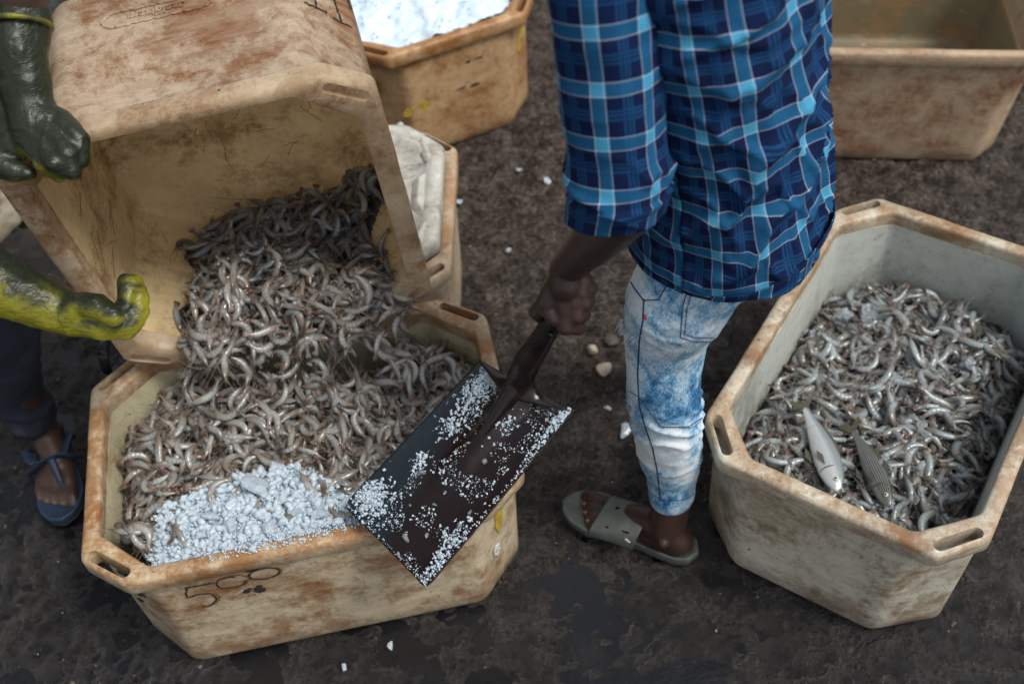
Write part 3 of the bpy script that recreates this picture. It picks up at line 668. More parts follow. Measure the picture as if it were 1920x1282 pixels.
# ------------------------------------------------------------------ shrimp
rng = np.random.default_rng(11)
def shrimp_mesh(curl, seed):
    """body lies on its side in the local xy plane, about 88 mm long uncurled, thickness along z"""
    r_ = random.Random(seed); L = .082; NR = 34; NS = 10
    ts = np.linspace(0, 1, NR); ang = np.zeros(NR); pos = np.zeros((NR, 2))
    for i, t in enumerate(ts):
        ang[i] = -curl*(np.clip((t-.16)/.84, 0, 1)**1.15) + .12*sin(9*t+seed)
    for i in range(1, NR): pos[i] = pos[i-1]+L/(NR-1)*np.array([cos((ang[i]+ang[i-1])/2), sin((ang[i]+ang[i-1])/2)])
    tk = [0, .04, .10, .20, .32, .38, .5, .62, .74, .84, .90, .95, 1.0]
    rk = [.0006, .0020, .0048, .0070, .0079, .0076, .0080, .0075, .0066, .0052, .0040, .0040, .0040]
    rz = [.0005, .0016, .0038, .0057, .0064, .0062, .0063, .0059, .0051, .0039, .0028, .0014, .0004]
    V, U = [], []
    for i, t in enumerate(ts):
        a = np.interp(t, tk, rk); b = np.interp(t, tk, rz)
        if .36 < t < .9: s_ = 1+.16*((t*10) % 1.0-.5); a *= s_; b *= s_
        nx_, ny_ = -sin(ang[i]), cos(ang[i])
        for j in range(NS):
            q = 2*pi*j/NS; ox = a*cos(q); V.append((pos[i][0]+nx_*ox, pos[i][1]+ny_*ox, b*sin(q))); U.append((t, max(0, -cos(q))**2))
    F = [(i*NS+j, i*NS+(j+1) % NS, (i+1)*NS+(j+1) % NS, (i+1)*NS+j) for i in range(NR-1) for j in range(NS)]
    F.append(tuple(reversed(range(NS)))); F.append(tuple((NR-1)*NS+j for j in range(NS)))
    V, U = list(V), list(U); mat = [0]*len(F)
    def quadtube(pts, r0, r1, u, v=.9):
        n0 = len(V)
        for i, p in enumerate(pts):
            d = nrm(np.array(pts[min(i+1, len(pts)-1)])-np.array(pts[max(i-1, 0)])); a_ = nrm(np.cross(d, [.1, .2, 1])); b_ = np.cross(d, a_); r = r0+(r1-r0)*i/(len(pts)-1)
            for j in range(3): q = 2*pi*j/3; V.append(tuple(np.array(p)+a_*cos(q)*r+b_*sin(q)*r)); U.append((u, v))
        for i in range(len(pts)-1):
            for j in range(3): F.append((n0+i*3+j, n0+i*3+(j+1) % 3, n0+(i+1)*3+(j+1) % 3, n0+(i+1)*3+j)); mat.append(0)
    def at(t, off, z=0.): i = min(NR-1, int(t*(NR-1))); return np.array([pos[i][0]-sin(ang[i])*off, pos[i][1]+cos(ang[i])*off, z]), ang[i]
    for k, t in enumerate((.16, .20, .25, .29, .34)):        # walking legs, belly side (inside of the curl)
        p, a = at(t, -.0055, .002*(-1)**k); d = np.array([cos(a-1.5-.25*k+.3), sin(a-1.5-.25*k+.3), 0]); p2 = p+d*.010+[0, 0, .001]; p3 = p2+np.array([cos(a-2.2), sin(a-2.2), 0])*.012
        quadtube([p, p2, p3], .0011, .0005, .2, .95)
    for k, t in enumerate((.46, .54, .62, .70, .78)):        # swimmerets
        p, a = at(t, -.0055); quadtube([p, p+np.array([cos(a-1.9), sin(a-1.9), .1])*.007], .0015, .0006, .25, .9)
    # rostrum and antennae
    quadtube([(0.001, .0012, 0), (-.012, .003, 0)], .0010, .0002, .02, 0)
    for s_ in (-1, 1):
        p = np.array([.004, -.002, s_*.001]); pts = [p]; a = pi+s_*.5+r_.uniform(-.4, .4); w_ = r_.uniform(-.35, .35)
        for k in range(7): a += w_*.5; pts.append(pts[-1]+np.array([cos(a), sin(a), .03*s_])*.0095)
        quadtube(pts, .00055, .00030, .9, 1.0)
        quadtube([(.003, -.001, s_*.001), (-.008, -.003+s_*.002, s_*.002)], .0008, .0003, .15, .6)
    # tail fan blades
    for s_ in (-1, 0, 1):
        p, a = at(1.0, 0); d = np.array([cos(a+s_*.38), sin(a+s_*.38), 0]); n_ = np.array([-d[1], d[0], 0]); n0 = len(V); p = p-np.array([cos(a), sin(a), 0])*.008
        for q, wd, z in ((0, .0014, .0012), (.008, .0036, .001), (.016, .0032, .0006)):
            for e, zz in ((-1, 0), (0, z), (1, 0), (0, -z)): V.append(tuple(p+d*q+n_*e*wd+np.array([0, 0, zz+s_*.0006]))); U.append((.97, 0))
        for i in range(2):
            for j in range(4): F.append((n0+i*4+j, n0+i*4+(j+1) % 4, n0+(i+1)*4+(j+1) % 4, n0+(i+1)*4+j)); mat.append(0)
        F.append((n0+8, n0+9, n0+10, n0+11)); mat.append(0)
    # eyes
    for s_ in (-1, 1):
        c, a = at(.11, .0012, s_*.0040); n0 = len(V); r = .0014
        for v in ((1,0,0), (0,1,0), (-1,0,0), (0,-1,0), (0,0,1), (0,0,-1)): V.append(tuple(c+np.array(v)*r)); U.append((0, 0))
        for f in ((0,1,4), (1,2,4), (2,3,4), (3,0,4), (1,0,5), (2,1,5), (3,2,5), (0,3,5)): F.append(tuple(n0+i for i in f)); mat.append(1)
    V = np.array(V); c = (V[:NR*NS].min(0)+V[:NR*NS].max(0))/2; V[:, :2] -= c[:2]
    return V, F, mat, np.array(U), np.column_stack([pos-c[:2], np.interp(ts, tk, rk), np.interp(ts, tk, rz)])
CURLS = [.5, 1.1, 1.6, 2.1, 2.6, 3.1, 3.7, 1.9, .9, 2.9]
SHR = [shrimp_mesh(c, 3+i) for i, c in enumerate(CURLS)]
def tri_quads(F):   # every face as a quad index row (triangle repeats not allowed, so split lists by size)
    return F
SH_ME = []
for i, (V, F, mt, U, sk) in enumerate(SHR):
    me = mesh_np('shrimp', V, F, [M_shrimp, M_eye], uv=U)
    me.polygons.foreach_set('material_index', np.array(mt, np.int32))
    at_ = me.attributes.new('tint', 'FLOAT_COLOR', 'POINT'); at_.data.foreach_set('color', np.tile([1, 1, 1, 0.], len(V)))
    SH_ME.append(me)

# plane of the tipped tub's lower wall and of its two sloping corners, in world space
def cw(x, y, z): return RC @ np.array([x, y, z])+TC
wl, wx_ = CD[1]/2, CD[0]/2
def wallplane(pts):
    n = nrm(np.cross(pts[1]-pts[0], pts[2]-pts[0])); n = n if n[2] > 0 else -n; return pts[0], n
q1 = cw(-wx_+.13, -wl+.027, .3663); q2 = cw(wx_-.13, -wl+.027, .3663); q3 = cw(-wx_+.15, -wl+.045, .05)
PLW = wallplane([q1, q2, q3])
cR = [cw(wx_-.129, -wl+.027, .3663), cw(wx_-.041, -wl+.103, .3663), cw(wx_-.15, -wl+.045, .05)]; PCR = wallplane(cR)
cL = [cw(-wx_+.129, -wl+.027, .3663), cw(-wx_+.041, -wl+.103, .3663), cw(-wx_+.15, -wl+.045, .05)]; PCL = wallplane(cL)
def pz(pl, X, Y): p, n = pl; return p[2]-(n[0]*(X-p[0])+n[1]*(Y-p[1]))/n[2]
GR = .004; GX0, GX1, GY0, GY1 = -1.0, 1.35, .80, 1.98
HX, HY = np.meshgrid(np.arange(GX0, GX1, GR), np.arange(GY0, GY1, GR), indexing='ij')
def local_xy(pose, X, Y):
    c, s = cos(pose[2]), sin(pose[2]); dx, dy = X-pose[0], Y-pose[1]; return dx*c+dy*s, -dx*s+dy*c
def in_oct(lx, ly, L, W, c, m): # inside octagon shrunk by margin m
    ax, ay = np.abs(lx), np.abs(ly); return (ax < L/2-m) & (ay < W/2-m) & (ax+ay < L/2+W/2-c-m*1.41)
lxA, lyA = local_xy(POSE['A'], HX, HY); lxB, lyB = local_xy(POSE['B'], HX, HY)
inA = in_oct(lxA, lyA, .8-.08, .531-.075, .09, .004); inB = in_oct(lxB, lyB, .8-.085, .531-.08, .09, .004)
pn = np.stack([HX.ravel(), HY.ravel(), HX.ravel()*0], 1)
lump = fbm(pn*9, 3, 33).reshape(HX.shape)
chute = np.exp(-(((HX+.47)/.18)**2)**1.3)
hA = .272 + .013*lump + .098*chute*np.exp(-((HY-1.47)/.14)**2) + .020*np.exp(-((HX+.40)/.28)**2-((HY-1.2)/.2)**2)
iceL = np.exp(-(((HX+.47)/.19)**2)**1.5)*np.exp(-(np.maximum(0, HY-(1.055+.13*(HX+.47)))/.055)**2)     # under the ice at the front
hA = hA+.03*iceL
hB = .158+.020*lump+.030*np.exp(-((HX-.72)/.25)**2-((HY-1.28)/.25)**2)
zC = np.maximum(pz(PLW, HX, HY), np.maximum(pz(PCR, HX, HY), pz(PCL, HX, HY)))
# pile inside the tipped tub: centre line drifts with y
yb0, yb1 = 1.46, 1.83
tC = (HY-yb0)/(yb1-yb0)
xl = -.64+.0*tC; xr = -.25+.01*tC
edge = np.minimum(HX-(xl+.02*np.sin(HY*40)), (xr+.02*np.sin(HY*33+1))-HX)
inC = (HY > 1.43) & (HY < 1.775+.10*(HX+.5)) & (edge > .0)
hC = zC+.016*np.exp(-((HY-1.47)/.06)**2)+.029*np.clip(edge/.05, 0, 1)**.6-.008
BASE = np.full(HX.shape, -9.); BASE[inB] = hB[inB]; BASE[inA] = hA[inA]
BASE[inC] = np.maximum(BASE[inC], hC[inC])
REG = np.zeros(HX.shape, int); REG[inA] = 1; REG[inC] = 3; REG[inB] = 2
HM = BASE-.0; placed = []
def drop(region, n, sunk=.6, yaw=None, lift=0., only=None, scl=(.78, 1.08), hm=None, mask=None):
    hm = HM
    cells = np.argwhere((REG == region) if mask is None else mask); k = 0; tries = 0
    while k < n and tries < n*6:
        tries += 1
        ci = cells[rng.integers(len(cells))]; x = GX0+ci[0]*GR+rng.uniform(0, GR); y = GY0+ci[1]*GR+rng.uniform(0, GR)
        v = int(rng.choice(len(SHR), p=VP)); s = rng.uniform(*scl); sk = SHR[v][4]
        yw = rng.uniform(0, 2*pi) if yaw is None or rng.random() > .62 else rng.normal(yaw, .5)+(pi if rng.random() < .5 else 0)
        fl = -1 if rng.random() < .5 else 1
        c, sn = cos(yw), sin(yw); lx = sk[::2, 0]*s; ly = sk[::2, 1]*s*fl; rr = sk[::2, 3]*s
        X = x+lx*c-ly*sn; Y = y+lx*sn+ly*c
        I = ((X-GX0)/GR).astype(int); J = ((Y-GY0)/GR).astype(int)
        if (I < 1).any() or (J < 1).any() or (I >= HX.shape[0]-1).any() or (J >= HX.shape[1]-1).any(): continue
        h = hm[I, J]
        bad = h < -1
        if bad.sum() > (0 if region != 3 else 1): continue
        h = np.where(bad, h[~bad].mean(), h)
        # supporting plane
        A = np.column_stack([np.ones(len(X)), X-x, Y-y]); co_, *_ = np.linalg.lstsq(A, h, rcond=None)
        g = co_[1:]; gl = np.hypot(*g)
        if gl > 1.1: g = g*(1.1/gl)
        tilt = rng.normal(0, .22, 2); g = g+tilt
        zl = h-(g[0]*(X-x)+g[1]*(Y-y)); z0 = np.quantile(zl, .62)+lift
        zc = z0+.0062*s*(1-sunk)
        hm_new = zc+g[0]*(X-x)+g[1]*(Y-y)+rr*.8
        for di in (-1, 0, 1):
            for dj in (-1, 0, 1):
                np.maximum.at(hm, (I+di, J+dj), np.where(hm[I+di, J+dj] > -1, hm_new-(.002 if di or dj else 0), -9))
        nvec = nrm([-g[0], -g[1], 1]); ex = np.array([c, sn, 0]); ex = nrm(ex-nvec*np.dot(ex, nvec)); ey = np.cross(nvec, ex)
        roll = rng.normal(0, .35); ey2 = ey*cos(roll)+nvec*sin(roll); nz = np.cross(ex, ey2)
        if fl < 0: ey2 = -ey2; nz = -nz
        Rm = np.column_stack([ex, ey2, nz])
        placed.append((v, s, Rm, np.array([x, y, zc]), region)); k += 1
VP = np.array([.18, .18, .14, .11, .08, .05, .02, .12, .12, .03]); VP /= VP.sum()
for layer in range(3):
    drop(1, 300, scl=(.74, 1.0)); drop(3, 200, yaw=pi/2-.1, scl=(.74, .98)); drop(2, 260, scl=(.85, 1.1))
lipm = (REG == 3) & (HY < 1.56) & (HX > -.61) & (HX < -.27) | (REG == 1) & (HY > 1.33) & (np.abs(HX+.46) < .18)
drop(0, 150, yaw=pi/2, mask=lipm, scl=(.78, 1.02))
ipoly = [tuple(P(a, b, .335)[:2]) for a, b in [(285, 1075), (268, 1000), (310, 950), (370, 930), (430, 905), (480, 885), (560, 880), (620, 905), (660, 930), (700, 965), (700, 1000), (640, 1020)]]
imask = np.zeros(HX.shape, bool)
for k_ in range(len(ipoly)):
    (x1, y1), (x2, y2) = ipoly[k_], ipoly[k_-1]; imask ^= ((y1 > HY) != (y2 > HY)) & (HX < (x2-x1)*(HY-y1)/(y2-y1+1e-12)+x1)
imask &= inA; cmask = inA & ~imask & (HX < -.60) & (HY < 1.10); placed = [q for q in placed if not imask[int((q[3][0]-GX0)/GR), int((q[3][1]-GY0)/GR)]]
HM[imask] = .334; ICEH = HM.copy(); HM[imask] = .340
drop(1, 110, scl=(.76, 1.02), mask=inA & ~imask); drop(1, 9, scl=(.8, 1.0), mask=imask); drop(1, 22, scl=(.7, .95), mask=cmask); drop(2, 110, scl=(.88, 1.12))
# a few stray shrimp stuck to the plastic of the tipped tub
def place_on(pt, nvec, dirv, v, s, region): 
    nvec = nrm(nvec); ex = nrm(np.array(dirv)-nvec*np.dot(dirv, nvec)); ey = np.cross(nvec, ex); placed.append((v, s, np.column_stack([ex, ey, nvec]), np.array(pt)+nvec*.005*s, region))
STRAY = []
lwn = nrm(RC @ np.array([1, 0, -.04])); STRAY_P = [(cw(-CD[0]/2+.052, .10, .20), lwn, RC @ np.array([.1, .8, .4]), 1, .8)]
for a in STRAY_P: place_on(*a, 4)
for (x, y, a, v) in ((-.655, 1.70, 1.2, 3), (-.232, 1.60, 1.6, 2), (-.225, 1.55, 1.9, 0), (-.655, 1.52, 2.2, 0)):
    zz = max(pz(PLW, x, y), pz(PCR, x, y), pz(PCL, x, y)); pl = PCR if x > -.4 else PCL
    place_on((x, y, zz), pl[1], (cos(a), sin(a), 0), v, .8, 3)

ZF = .246
FISH_AX = [(P(1572, 922, ZF), P(1502, 752, ZF)), (P(1668, 950, ZF-.008), P(1592, 795, ZF-.012))]
def near_fish(T):
    for a, b in FISH_AX:
        t = np.clip(np.dot((T-a)[:2], (b-a)[:2])/np.dot((b-a)[:2], (b-a)[:2]), 0, .8); q = a+(b-a)*t
        if np.hypot(*(T-q)[:2]) < .024 and T[2] > q[2]-.022: return True
    return False
placed = [q for q in placed if q[4] != 2 or not near_fish(q[3])]
# which ones show largest in the picture: coarse depth buffer over samples of every body
NPL = len(placed); cid = []; cpx = []
for i, (v, s, Rm, T, rg) in enumerate(placed):
    sk = SHR[v][4]; p3 = np.column_stack([sk[:, 0]*s, sk[:, 1]*s, np.zeros(len(sk))]) @ Rm.T + T
    for off in (-.7, 0, .7):
        tang = np.gradient(p3, axis=0); nn = np.cross(tang, Rm[:, 2]); nn /= np.linalg.norm(nn, axis=1)[:, None]+1e-9
        cpx.append(p3+nn*(sk[:, 2:3]*s*off)+np.array([0, 0, .004])*(1-abs(off))); cid.append(np.full(len(sk), i))
cpx = project(np.concatenate(cpx)); cid = np.concatenate(cid)
bx, by = (cpx[:, 0]/7).astype(int), (cpx[:, 1]/7).astype(int); ok = (bx >= 0) & (bx < 275) & (by >= 0) & (by < 184)
bx, by, dz, cc = bx[ok], by[ok], cpx[ok, 2], cid[ok]; o_ = np.argsort(-dz); buf = np.full((275, 184), -1)
buf[bx[o_], by[o_]] = cc[o_]
cnt = np.bincount(buf[buf >= 0], minlength=NPL)
order = np.argsort(-cnt); solo = set(int(i) for i in order[:296]); 
WORDS = ['nearly straight', 'slightly bent', 'bent', 'curved', 'curled', 'tightly curled', 'ring-curled', 'hooked', 'gently bowed', 'closely curled']
PLACE = {1: 'lying in the rusty front tub beside the shovel', 0: 'tumbling over the lip from the tipped tub', 2: 'in the pale tub with the two fish', 3: 'sliding down inside the tipped cream tub', 4: 'stuck on the side wall inside the tipped tub'}
LAND = {1: [(240, 900, 'by the left wall of the rusty front tub'), (260, 1010, 'in the front left corner of the rusty tub'), (330, 790, 'at the back left of the rusty tub'), (420, 860, 'just above the ice patch in the rusty tub'), (560, 850, 'above the right end of the ice patch'), (520, 760, 'in the middle of the rusty front tub'), (640, 900, 'beside the shovel corner'), (680, 820, 'along the upper edge of the shovel blade'), (800, 700, 'at the back right of the rusty tub'), (740, 740, 'right of the spilling stream in the rusty tub'), (400, 960, 'lying over the ice of the rusty tub'), (620, 800, 'between the stream and the shovel blade')],
 2: [(1440, 800, 'by the left wall of the pale tub'), (1480, 860, 'left of the silver fish'), (1560, 780, 'just right of the silver fish tail'), (1640, 820, 'above the striped fish'), (1720, 900, 'right of the striped fish'), (1720, 960, 'at the front corner of the pale tub'), (1820, 860, 'by the right wall of the pale tub'), (1860, 720, 'at the right back of the pale tub'), (1760, 640, 'at the far wall of the pale tub'), (1600, 620, 'at the far left corner of the pale tub'), (1560, 690, 'left of the upper ice lumps in the pale tub'), (1720, 740, 'amid the ice lumps in the pale tub'), (1790, 790, 'right of the ice lumps in the pale tub'), (1600, 720, 'in the upper middle of the pale tub')],
 3: [(380, 420, 'at the top left of the pile in the tipped tub'), (520, 420, 'at the top of the pile in the tipped tub'), (660, 360, 'in the upper right corner of the tipped tub'), (360, 520, 'at the left edge of the pile in the tipped tub'), (500, 520, 'in the middle of the tipped tub'), (680, 520, 'at the right edge of the pile in the tipped tub'), (400, 620, 'low on the left of the sliding pile'), (540, 620, 'low in the middle of the sliding pile'), (680, 620, 'low on the right of the sliding pile')],
 0: [(400, 690, 'falling at the left of the stream'), (500, 700, 'falling in the middle of the stream'), (620, 690, 'falling right of the stream middle'), (720, 680, 'falling at the right end of the stream'), (460, 780, 'at the foot of the stream, left'), (600, 780, 'at the foot of the stream, right')],
 4: [(228, 330, 'stuck alone to the left wall inside the tipped tub')]}
TINT = {1: (.95, .95, .94), 0: (.95, .96, .96), 2: (.84, .95, 1.02), 3: (.54, .61, .67), 4: (.8, .8, .8)}  # shade inside the tipped tub is put into the tint of its shrimp
sv, sf3, sf4, suv, stn, sm = [], [], [], [], [], []; off_ = 0; faces = []; mats_ = []
rest_V, rest_loops, rest_tot, rest_uv, rest_t, rest_m = [], [], [], [], [], []
FL_ = []
for V, F, mt, U, sk in SHR: FL_.append((np.concatenate([np.array(f) for f in F]), np.array([len(f) for f in F]), np.array(mt)))
for i, (v, s, Rm, T, rg) in enumerate(placed):
    tv = rng.uniform(.82, 1.15)
    if i in solo:
        o = bpy.data.objects.new('shrimp', SH_ME[v]); COL.objects.link(o)
        M = Matrix.Identity(4)
        for a in range(3):
            for b in range(3): M[a][b] = Rm[a, b]*s
        M.translation = Vector(T); o.matrix_world = M
        t = TINT[rg]; o.color = (t[0]*tv, t[1]*tv, t[2]*tv, 1)
        q_ = project(T[None])[0]; tone_w = 'pale' if tv > 1.04 else ('dark' if tv < .93 else 'grey')
        spots = LAND[rg]; wh = min(spots, key=lambda a: (a[0]-q_[0])**2+(a[1]-q_[1])**2)[2]
        setprops(o, f'{WORDS[v]} {tone_w} shrimp {wh}', 'shrimp', 'raw shrimp heaped in the tubs')
        continue
    if cnt[i] == 0 and rng.random() < .55: continue
    V = SHR[v][0]*s @ Rm.T + T; fl, ft, fm = FL_[v]
    rest_V.append(V); rest_loops.append(fl+off_); rest_tot.append(ft); rest_uv.append(SHR[v][3][fl]); rest_m.append(fm)
    t = TINT[rg]; rest_t.append(np.tile([t[0]*tv, t[1]*tv, t[2]*tv, rng.random()], (len(V), 1))); off_ += len(V)
def bulk(name, V, loops, tot, mats, midx=None, uv=None, attr=None, smooth=True):
    me = bpy.data.meshes.new(name); me.vertices.add(len(V)); me.vertices.foreach_set('co', V.astype(np.float32).ravel())
    me.loops.add(len(loops)); me.loops.foreach_set('vertex_index', loops.astype(np.int32))
    me.polygons.add(len(tot)); me.polygons.foreach_set('loop_start', np.concatenate([[0], np.cumsum(tot)[:-1]]).astype(np.int32)); me.update(calc_edges=True)
    if midx is not None: me.polygons.foreach_set('material_index', midx.astype(np.int32))
    if smooth: me.polygons.foreach_set('use_smooth', np.ones(len(tot), bool))
    if uv is not None: l = me.uv_layers.new(name='UVMap'); l.data.foreach_set('uv', uv.astype(np.float32).ravel())
    if attr is not None: a = me.attributes.new('tint', 'FLOAT_COLOR', 'POINT'); a.data.foreach_set('color', attr.astype(np.float32).ravel())
    for m in mats: me.materials.append(m)
    o = link(name, me); return o
o = bulk('shrimp_heap', np.concatenate(rest_V), np.concatenate(rest_loops), np.concatenate(rest_tot), [M_shrimp, M_eye], np.concatenate(rest_m), np.concatenate(rest_uv), np.concatenate(rest_t))
setprops(o, 'mass of small raw shrimp filling the tubs behind and under the larger ones', 'shrimp', kind='stuff')
# the packed depth below the top layers
M_mass = simple('shrimp_gap_shade', (.018, .014, .012), .6)  # near-black base stands for the shade in gaps between shrimp
def mass(mask, name, dz, parent_label):
    I = -np.ones(HX.shape, int); I[mask] = np.arange(mask.sum()); V = np.column_stack([HX[mask], HY[mask], BASE[mask]+dz])
    q = mask[:-1, :-1] & mask[1:, :-1] & mask[1:, 1:] & mask[:-1, 1:]
    F = np.stack([I[:-1, :-1][q], I[1:, :-1][q], I[1:, 1:][q], I[:-1, 1:][q]], 1)
    return V, F
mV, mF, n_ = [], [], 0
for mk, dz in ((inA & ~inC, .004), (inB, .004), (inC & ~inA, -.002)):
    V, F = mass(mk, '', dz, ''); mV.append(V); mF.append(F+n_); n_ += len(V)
o = link('shrimp_underlayer', mesh_np('shrimp_underlayer', np.concatenate(mV), np.concatenate(mF), [M_mass])); setprops(o, 'packed shrimp under the visible heaps, coloured dark for the shade between them', 'shrimp', kind='stuff')
# thin red feelers stuck to the walls of the tipped tub, part of it
mb = MB(); rr = random.Random(5)
def feeler(x0, y0, zf, a, ln):
    pts = []; x, z = x0, zf; a0 = a
    for k in range(9): pts.append((x, z)); a0 += rr.uniform(-.45, .45)*.7; x += cos(a0)*ln/8; z += sin(a0)*ln/8
    return pts
CR_ = lambda n, seed: None
for k in range(26):   # on the floor of the tub (facing the camera)
    x, y = rr.uniform(-.2, .19), rr.uniform(-.16, .2)
    mb.tube([np.array([p[0], p[1], .0322]) for p in feeler(x, 0, y, rr.uniform(0, 6.3), rr.uniform(.02, .07))], .00055, 4)
for k in range(26):   # lower wall, left and right of the pile
    x = rr.choice([rr.uniform(-.175, -.13), rr.uniform(.13, .175)]); z = rr.uniform(.08, .34)
    mb.tube([np.array([p[0], -wl+.045-.0165*(p[1]-.05)/.3+.0012, p[1]]) for p in feeler(x, 0, z, rr.uniform(1.2, 1.9), rr.uniform(.04, .13)) if .05 < p[1] < .36] or [np.zeros(3), np.ones(3)*.001], .0006, 4)
for k in range(9):   # left wall
    y, z = rr.uniform(-.12, .14), rr.uniform(.12, .30); pts = feeler(0, 0, z, rr.uniform(1., 2.2), rr.uniform(.03, .08))
    mb.tube([np.array([-wx_+.058-.017*(p[1]-.03)/.33+.0015, y+p[0], p[1]]) for p in pts if .04 < p[1] < .34] or [np.zeros(3), np.ones(3)*.001], .0006, 4)
M_feel = simple('red_brown_feeler', (.20, .055, .03), .5)
o = link('stuck_feelers', mesh_np('stuck_feelers', mb.verts(), mb.F, [M_feel]), tubC); o['kind'] = 'stuff'

# ------------------------------------------------------------------ ice
import bmesh
def rock(seed, n=16, sq=(1, .8, .6), bevel=.0):
    r_ = np.random.default_rng(seed); p = r_.normal(size=(n, 3)); p /= np.linalg.norm(p, axis=1)[:, None]; p *= r_.uniform(.75, 1.05, (n, 1)); p *= sq
    bm = bmesh.new(); [bm.verts.new(v) for v in p]; res_ = bmesh.ops.convex_hull(bm, input=bm.verts)
    bmesh.ops.delete(bm, geom=[g for g in res_.get('geom_interior', []) if isinstance(g, bmesh.types.BMVert)], context='VERTS')
    bm.verts.index_update(); V = np.array([v.co[:] for v in bm.verts]); F = [tuple(v.index for v in f.verts) for f in bm.faces]; bm.free(); return V, F
ROCKS = [rock(100+i) for i in range(8)]
def rotm(r_): 
    q = r_.normal(size=4); q /= np.linalg.norm(q); w_, x, y, z = q
    return np.array([[1-2*(y*y+z*z), 2*(x*y-z*w_), 2*(x*z+y*w_)], [2*(x*y+z*w_), 1-2*(x*x+z*z), 2*(y*z-x*w_)], [2*(x*z-y*w_), 2*(y*z+x*w_), 1-2*(x*x+y*y)]])
class Scatter:
    def __init__(s, shapes): s.sh = shapes; s.V = []; s.L = []; s.T = []; s.n = 0; s.fl = [(np.concatenate([np.array(f) for f in F]), np.array([len(f) for f in F])) for V, F in shapes]
    def put(s, pos, size, M=None):
        k = rng.integers(len(s.sh)); M = rotm(rng) if M is None else M; V = (s.sh[k][0]*size) @ M.T+pos
        s.V.append(V); s.L.append(s.fl[k][0]+s.n); s.T.append(s.fl[k][1]); s.n += len(V)
    def obj(s, name, mat, smooth=False): return bulk(name, np.concatenate(s.V), np.concatenate(s.L), np.concatenate(s.T), [mat], smooth=smooth)
def hm_at(x, y):
    i, j = int((x-GX0)/GR), int((y-GY0)/GR); return HM[i, j], REG[i, j]
# crushed ice at the front of the near tub
sc = Scatter(ROCKS); poly = [(285, 1075), (268, 1000), (310, 950), (370, 930), (430, 905), (480, 885), (560, 880), (620, 905), (660, 930), (700, 965), (700, 1000), (640, 1020)]
def inpoly(x, y, pl):
    c = False; n = len(pl)
    for i in range(n):
        (x1, y1), (x2, y2) = pl[i], pl[i-1]
        if (y1 > y) != (y2 > y) and x < (x2-x1)*(y-y1)/(y2-y1)+x1: c = not c
    return c
polyw = [tuple(P(a, b, .335)[:2]) for a, b in poly]; px_ = [q[0] for q in polyw]; py_ = [q[1] for q in polyw]
def icesurf(x, y): 
    m_ = .010*math.exp(-((x+.46)/.13)**2); return .334+m_
# solid bed of packed ice just under the loose grains
bedx = np.linspace(min(px_), max(px_), 90); bedy = np.linspace(min(py_), max(py_), 60); idx = {}; bv_, bf_ = [], []
for i, x in enumerate(bedx):
    for j, y in enumerate(bedy):
        lx, ly = local_xy(POSE['A'], x, y)
        if inpoly(x, y, polyw) and bool(in_oct(lx, ly, .745, .470, .09, .000)): idx[i, j] = len(bv_); bv_.append((x, y, icesurf(x, y)-.0045))
for (i, j) in idx:
    if all((i+a, j+b) in idx for a, b in ((1, 0), (1, 1), (0, 1))): bf_.append((idx[i, j], idx[i+1, j], idx[i+1, j+1], idx[i, j+1]))
bV = np.array(bv_); bV[:, 2] += .006*fbm(bV*60, 3, 8)
k = 0
while k < 4200:
    x, y = rng.uniform(min(px_), max(px_)), rng.uniform(min(py_), max(py_)); lx, ly = local_xy(POSE['A'], x, y)
    if not inpoly(x+rng.normal(0, .006), y+rng.normal(0, .006), polyw) or not bool(in_oct(lx, ly, .745, .476, .09, .000)): continue
    sz = rng.uniform(.0018, .0055) if rng.random() < .84 else rng.uniform(.006, .014)
    sc.put((x, y, icesurf(x, y)+rng.uniform(-.004, .005)+.003*math.sin(x*60)*math.cos(y*75)), sz); k += 1
for k in range(150):
    x, y = rng.uniform(min(px_), max(px_)), rng.uniform(min(py_), max(py_)); lx, ly = local_xy(POSE['A'], x, y)
    if inpoly(x, y, polyw) and bool(in_oct(lx, ly, .72, .45, .09, .006)): sc.put((x, y, icesurf(x, y)+.004), rng.uniform(.009, .016))
